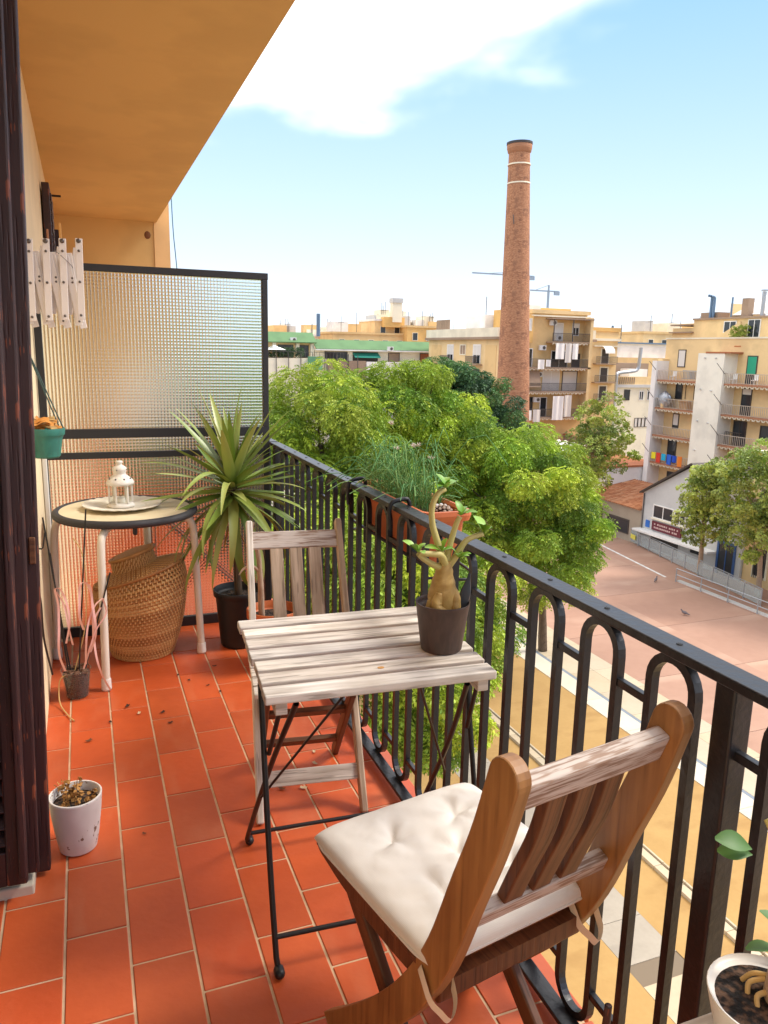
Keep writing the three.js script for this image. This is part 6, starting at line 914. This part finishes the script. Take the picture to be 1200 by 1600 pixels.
// --- glass fence, railing, pigeons on the square
{
  const f = thing('glass_fence', 'long low glass fence along the far side of the square', 'fence'); const a = V(45.1, GY, -59), e = V(40.7, GY, -36), n = 13, gm2 = new THREE.MeshPhysicalMaterial({ color: rgb(0.8, 0.86, 0.86), roughness: 0.12, transmission: 0.75, thickness: 0 });
  for (let i = 0; i <= n; i++) { const p = a.clone().lerp(e, i / n); part(f, 'post', span(p.x - 0.03, p.x + 0.03, GY, GY + 1.2, p.z - 0.03, p.z + 0.03), C.metal); if (i < n) { const q = a.clone().lerp(e, (i + 1) / n), d = q.clone().sub(p).normalize().multiplyScalar(0.06); part(f, 'glass_panel', aim(box(p.distanceTo(q) - 0.1, 1.02, 0.012), p.clone().add(d).setY(GY + 0.62), q.clone().sub(d).setY(GY + 0.62), V().crossVectors(q.clone().sub(p), V(0, 1, 0)).normalize()), gm2); } }
  part(f, 'top_rail', rod(a.clone().setY(GY + 1.22), e.clone().setY(GY + 1.22), 0.03), C.metal);
  const gr = mat(0.3, 0.55, 0.1, 0.8); const gf = part(f, 'paint_tag', aim(box(0.9, 0.4, 0.004), V(43.94, GY + 0.6, -53.2), V(43.72, GY + 0.6, -52.3), V(1, 0, 0.2).normalize()), mat(0.75, 0.65, 0.1, 0.8), 'yellow painted scrawl on the glass'); void gf; void gr;
  const r = thing('ramp_railing', 'grey two bar metal railing on the square near the right edge', 'railing', [39.3, GY, 0]);
  for (let z = -42.3; z < -28; z += 2.45) part(r, 'post', span(-0.03, 0.03, 0, 1.0, z - 0.03, z + 0.03), C.metal); for (const y of [1.0, 0.55]) part(r, 'rail', rod(V(0, y, -42.3), V(0, y, -28), 0.035), C.metal); part(r, 'ramp_kerb', span(0.1, 0.4, 0, 0.12, -42.3, -28), C.grey);
  const bird = (x, z, t, l) => { const p = thing('pigeon', l, 'pigeon', [x, GY + 0.01, z], t, 'pigeons on the square'), m = mat(0.16, 0.13, 0.13, 0.7); part(p, 'body', [new THREE.SphereGeometry(0.11, 12, 10).scale(1.7, 0.9, 0.9).rotateZ(0.25).translate(0, 0.19, 0), taper([[0.12, 0.24, 0], [0.17, 0.3, 0], [0.2, 0.34, 0]], [0.07, 0.045, 0.04], 8, 8), new THREE.SphereGeometry(0.05, 10, 8).translate(0.21, 0.345, 0), new THREE.ConeGeometry(0.015, 0.05, 6).rotateZ(-Math.PI / 2).translate(0.275, 0.34, 0), taper([[-0.14, 0.16, 0], [-0.24, 0.12, 0], [-0.33, 0.1, 0]], [0.06, 0.045, 0.03], 8, 8)], m); for (const s of [-1, 1]) part(p, 'leg', rod(V(0.02, 0, s * 0.04), V(0.0, 0.12, s * 0.04), 0.008), mat(0.4, 0.1, 0.08, 0.7)); };
  bird(37.85, -42.7, 0.6, 'pigeon standing nearest the end of the grey railing'); bird(34.6, -36.2, 2.2, 'pigeon standing out in the open middle of the square');
  single('green_sign', span(39.0, 39.06, GY + 0.9, GY + 1.4, -33.9, -33.2), mat(0.15, 0.5, 0.06, 0.6), 'small green panel on the grey railing at the right edge', 'sign');
}
// --- green roofed row behind the trees, and the skyline
{
  const z = -105, mk = (nm, l) => thing(nm, l, 'building');
  const a = mk('green_roof_house', 'house with a bright green roof and roof garden beside the glass screen');
  part(a, 'wall', span(12, 30.4, GY, 2.4, z - 8, z - 1.6), C.tan2); part(a, 'terrace', span(12, 31.6, GY, 0.2, z - 1.6, z + 1.5), C.cream);
  part(a, 'roof', metric(new THREE.BoxGeometry(19, 0.15, 2.6).rotateX(0.55).translate(21.2, 3.0, z - 1.8)), C.greenRoof); part(a, 'roof_flat', span(12, 30.4, 3.5, 3.65, z - 9, z - 2.8), C.greenRoof);
  for (const x of [24.6, 27.9, 30.0]) part(a, 'pillar', span(x, x + 0.5, 0.2, 2.4, z - 1.6, z - 1.2), C.cream); for (const [x0, x1] of [[13, 16], [17.5, 21], [25.4, 27.6], [28.4, 29.8]]) window_(a, 'z', z - 1.6, x0, x1, 0.3, 2.0, { mullion: 1 }); rails(a, 'z', z + 1.4, 20, 34, 0.2, 0.9, C.rail, 0.5); for (let x = 21; x < 36; x += 1.7) part(a, 'fence_post', span(x, x + 0.08, -1.9, 0.9, z + 1.52, z + 1.6), C.rail); aircon(a, 27.5, 2.7, z - 1.2);
  part(a, 'umbrella', new THREE.ConeGeometry(1.6, 0.6, 12).translate(24.6, 1.6, z), C.white); part(a, 'umbrella_pole', rod(V(24.6, 0.2, z), V(24.6, 1.4, z), 0.05), C.rail);
  const gp = []; const rr = rngOf(17); for (let i = 0; i < 5; i++) { const q = thing('roof_shrub', ['dark shrub at the left end of the roof garden beside the screen', 'dark shrub second from the left in the roof garden', 'rounded shrub under the white parasol in the roof garden', 'bushy shrub right of the parasol in the roof garden', 'tall shrub at the right end of the roof garden'][i], 'shrub', [22.6 + i * 1.35, 0.2, z + 0.4]); const im = new THREE.InstancedMesh(tuftB, M.leafFar, 70), d = new THREE.Object3D(); for (let k = 0; k < 70; k++) { const t = rr() * 6.28, e = rr(); d.position.set(Math.cos(t) * 0.6 * Math.sqrt(e), 0.2 + rr() * 1.2, Math.sin(t) * 0.4); d.rotation.set(rr() * 6, rr() * 6, 0); d.updateMatrix(); im.setMatrixAt(k, d.matrix); im.setColorAt(k, rgb(0.05, 0.11, 0.03)); } im.name = 'foliage'; im.userData.kind = 'stuff'; q.add(im); gp.push(q); }
  const b = mk('green_roof_row', 'long row house with green roof and teal awning behind the trees');
  part(b, 'wall', span(30.6, 50, GY, 1.55, z - 8, z - 1.2), C.cream); part(b, 'roof', metric(new THREE.BoxGeometry(19.6, 0.15, 2.7).rotateX(0.5).translate(40.3, 2.15, z - 1.3)), C.greenRoof); part(b, 'roof_flat', span(30.5, 50, 2.65, 2.78, z - 9, z - 2.3), C.greenRoof); part(b, 'eaves_board', span(30.5, 50.2, 1.35, 1.52, z - 1.2, z - 0.1), C.white);
  part(b, 'terrace', span(31.6, 50, GY, -0.4, z - 1.2, z + 1.4), C.grey); part(b, 'terrace_wall', span(31.7, 37.2, -2.4, 0.0, z + 1.4, z + 1.6), C.brownWall); part(b, 'white_wall', span(37.3, 43, -2.6, -0.1, z + 1.4, z + 1.65), C.white);
  for (const [x0, x1, o] of [[32, 35.4, { mullion: 1 }], [36.2, 40, { pane: C.frameDark }], [41.6, 43.4, { pane: C.brownWall }], [46.6, 48.2, { pane: C.redroof }]]) window_(b, 'z', z - 1.2, x0, x1, -0.3, 1.2, o); part(b, 'awning', metric(new THREE.BoxGeometry(3.9, 0.08, 1.3).rotateX(0.5).translate(38.1, 0.75, z - 0.6)), C.teal, 'teal awning'); aircon(b, 41.4, 1.75, z + 0.15); for (let x = 31.4; x < 36; x += 1.5) part(b, 'fence_post', span(x, x + 0.08, -2, 0.8, z + 1.7, z + 1.78), C.rail); part(b, 'tank', new THREE.CylinderGeometry(1.0, 1.0, 1.8, 20).translate(29.6, -0.4, z + 2.4), mat(0.12, 0.3, 0.15, 0.5), 'dark green water tank');
  // skyline: [x0, x1, top, z, depth, material, label]
  const S = [[26, 33, 5.4, -150, C.ochre, 'ochre roof hut at the left end of the skyline'], [32, 44, 4.4, -165, C.white, 'white skyline block left of the tall flue'], [42, 52, 4.1, -160, C.cream, 'cream skyline block just above the green roofs'], [47, 66, 4.6, -150, C.tan, 'long tan skyline block with a flat roof edge'], [56.5, 64.5, 7.4, -152, C.tan2, 'tan skyline block carrying the square white stack'], [62, 70, 6.2, -148, C.ochre, 'yellow skyline block right of the white stack'], [69, 75, 5.2, -158, C.white, 'white skyline block left of the corner building roof'], [78, 98, 5.2, -190, C.cream, 'cream skyline block between chimney and gap'], [84, 100, 0.6, -135, C.tan, 'tan block low in the gap between buildings'], [90, 112, 3.2, -160, C.white, 'pale block at the bottom of the gap between buildings'], [104, 130, 1.8, -210, C.cream, 'cream block far away in the gap between buildings'], [98, 120, 5.6, -120, C.tan2, 'tan block rising behind the roof of the large ochre block'], [0, 24, 2.5, -140, C.tan2, 'tan skyline block hidden mostly behind the glass screen'], [-30, -4, 4.5, -150, C.cream, 'cream skyline block behind the far end of the house']];
  S.forEach(([x0, x1, y, zz, m, l], i) => { const s = thing('skyline_block', l, 'building', [0, 0, 0], 0, 'rooftops on the skyline'); part(s, 'wall', span(x0, x1, GY, y, zz - 10, zz), m); part(s, 'parapet', span(x0 - 0.2, x1 + 0.2, y, y + 0.4, zz - 10, zz + 0.2), i % 2 ? C.tan : C.white); const q = rngOf(500 + i); for (let k = 0; k < 4; k++) { const u = x0 + (x1 - x0) * (0.1 + 0.8 * q()), hh = 0.7 + q() * 1.4; part(s, 'roof_hut', span(u - 0.8 - q(), u + 0.8 + q(), y + 0.4, y + 0.4 + hh, zz - 6 - k * 0.4, zz - 3 + k * 0.45), [C.white, C.tan, C.cream, C.grey][Math.floor(q() * 4)]); part(s, 'aerial', rod(V(u, y + 0.4, zz - 2), V(u, y + 2.4 + q() * 2, zz - 2), 0.05), C.rail); if (k % 2) part(s, 'aerial_arm', rod(V(u - 0.6, y + 2.2, zz - 2), V(u + 0.6, y + 2.3, zz - 2), 0.035), C.rail); } for (let u = x0 + 1.2; u < x1 - 2; u += 3.1) window_(s, 'z', zz, u, u + 1.2, y - 2.6, y - 1.0, { frame: C.cream }); });
  const st = thing('square_stack', 'square white chimney stack standing highest on the left skyline', 'chimney', [60.7, 0, -151]); part(st, 'shaft', box(2.0, 4.2, 1.6, 0, 9.3, 0), C.cream); part(st, 'cap', box(2.3, 0.9, 1.9, 0, 11.5, 0), C.grey); part(st, 'base', box(4.5, 2, 2, -0.5, 7.2, -0.5), C.ochre);
  single('skyline_flue', rod(V(44.5, 4, -152), V(44.5, 8.4, -152), 0.4, 12), C.blueMetal, 'blue grey flue pipe on the left skyline', 'flue');
  const red = thing('red_awning', 'small red awning on the skyline left of the corner building', 'awning', [69, 5, -145]); part(red, 'sheet', metric(new THREE.BoxGeometry(2.4, 0.1, 2.2).rotateX(0.7).translate(0, 0, 0)), mat(0.5, 0.03, 0.04, 0.8)); part(red, 'bracket', rod(V(-1, -1, 0.5), V(-1, 0.6, -0.5), 0.05), C.rail);
  const crane = (l, x, y, zz, x0, x1, h) => { const c = thing('tower_crane', l, 'crane', [x, 0, zz]); const cm = mat(0.3, 0.36, 0.42, 0.6); part(c, 'mast', box(0.9, y + 20, 0.9, 0, (y - 20) / 2, 0), cm); part(c, 'jib', box(x1 - x0, 0.7, 0.6, (x0 + x1) / 2, y, 0), cm); part(c, 'counterweight', box(3, 2, 1, x1 - 1, y - 0.9, 0), cm); part(c, 'tower_top', box(0.7, h, 0.7, 0, y + h / 2, 0), cm); part(c, 'tie', rod(V(0, y + h, 0), V(x0 * 0.7, y + 0.3, 0), 0.15), cm); };
  crane('far tower crane whose jib shows left of the chimney', 219, 41.2, -365, -31, 5, 2); crane('far tower crane right of the chimney', 228, 33.4, -356, -11, 6, 3);
}
renderer.render(scene, camera);
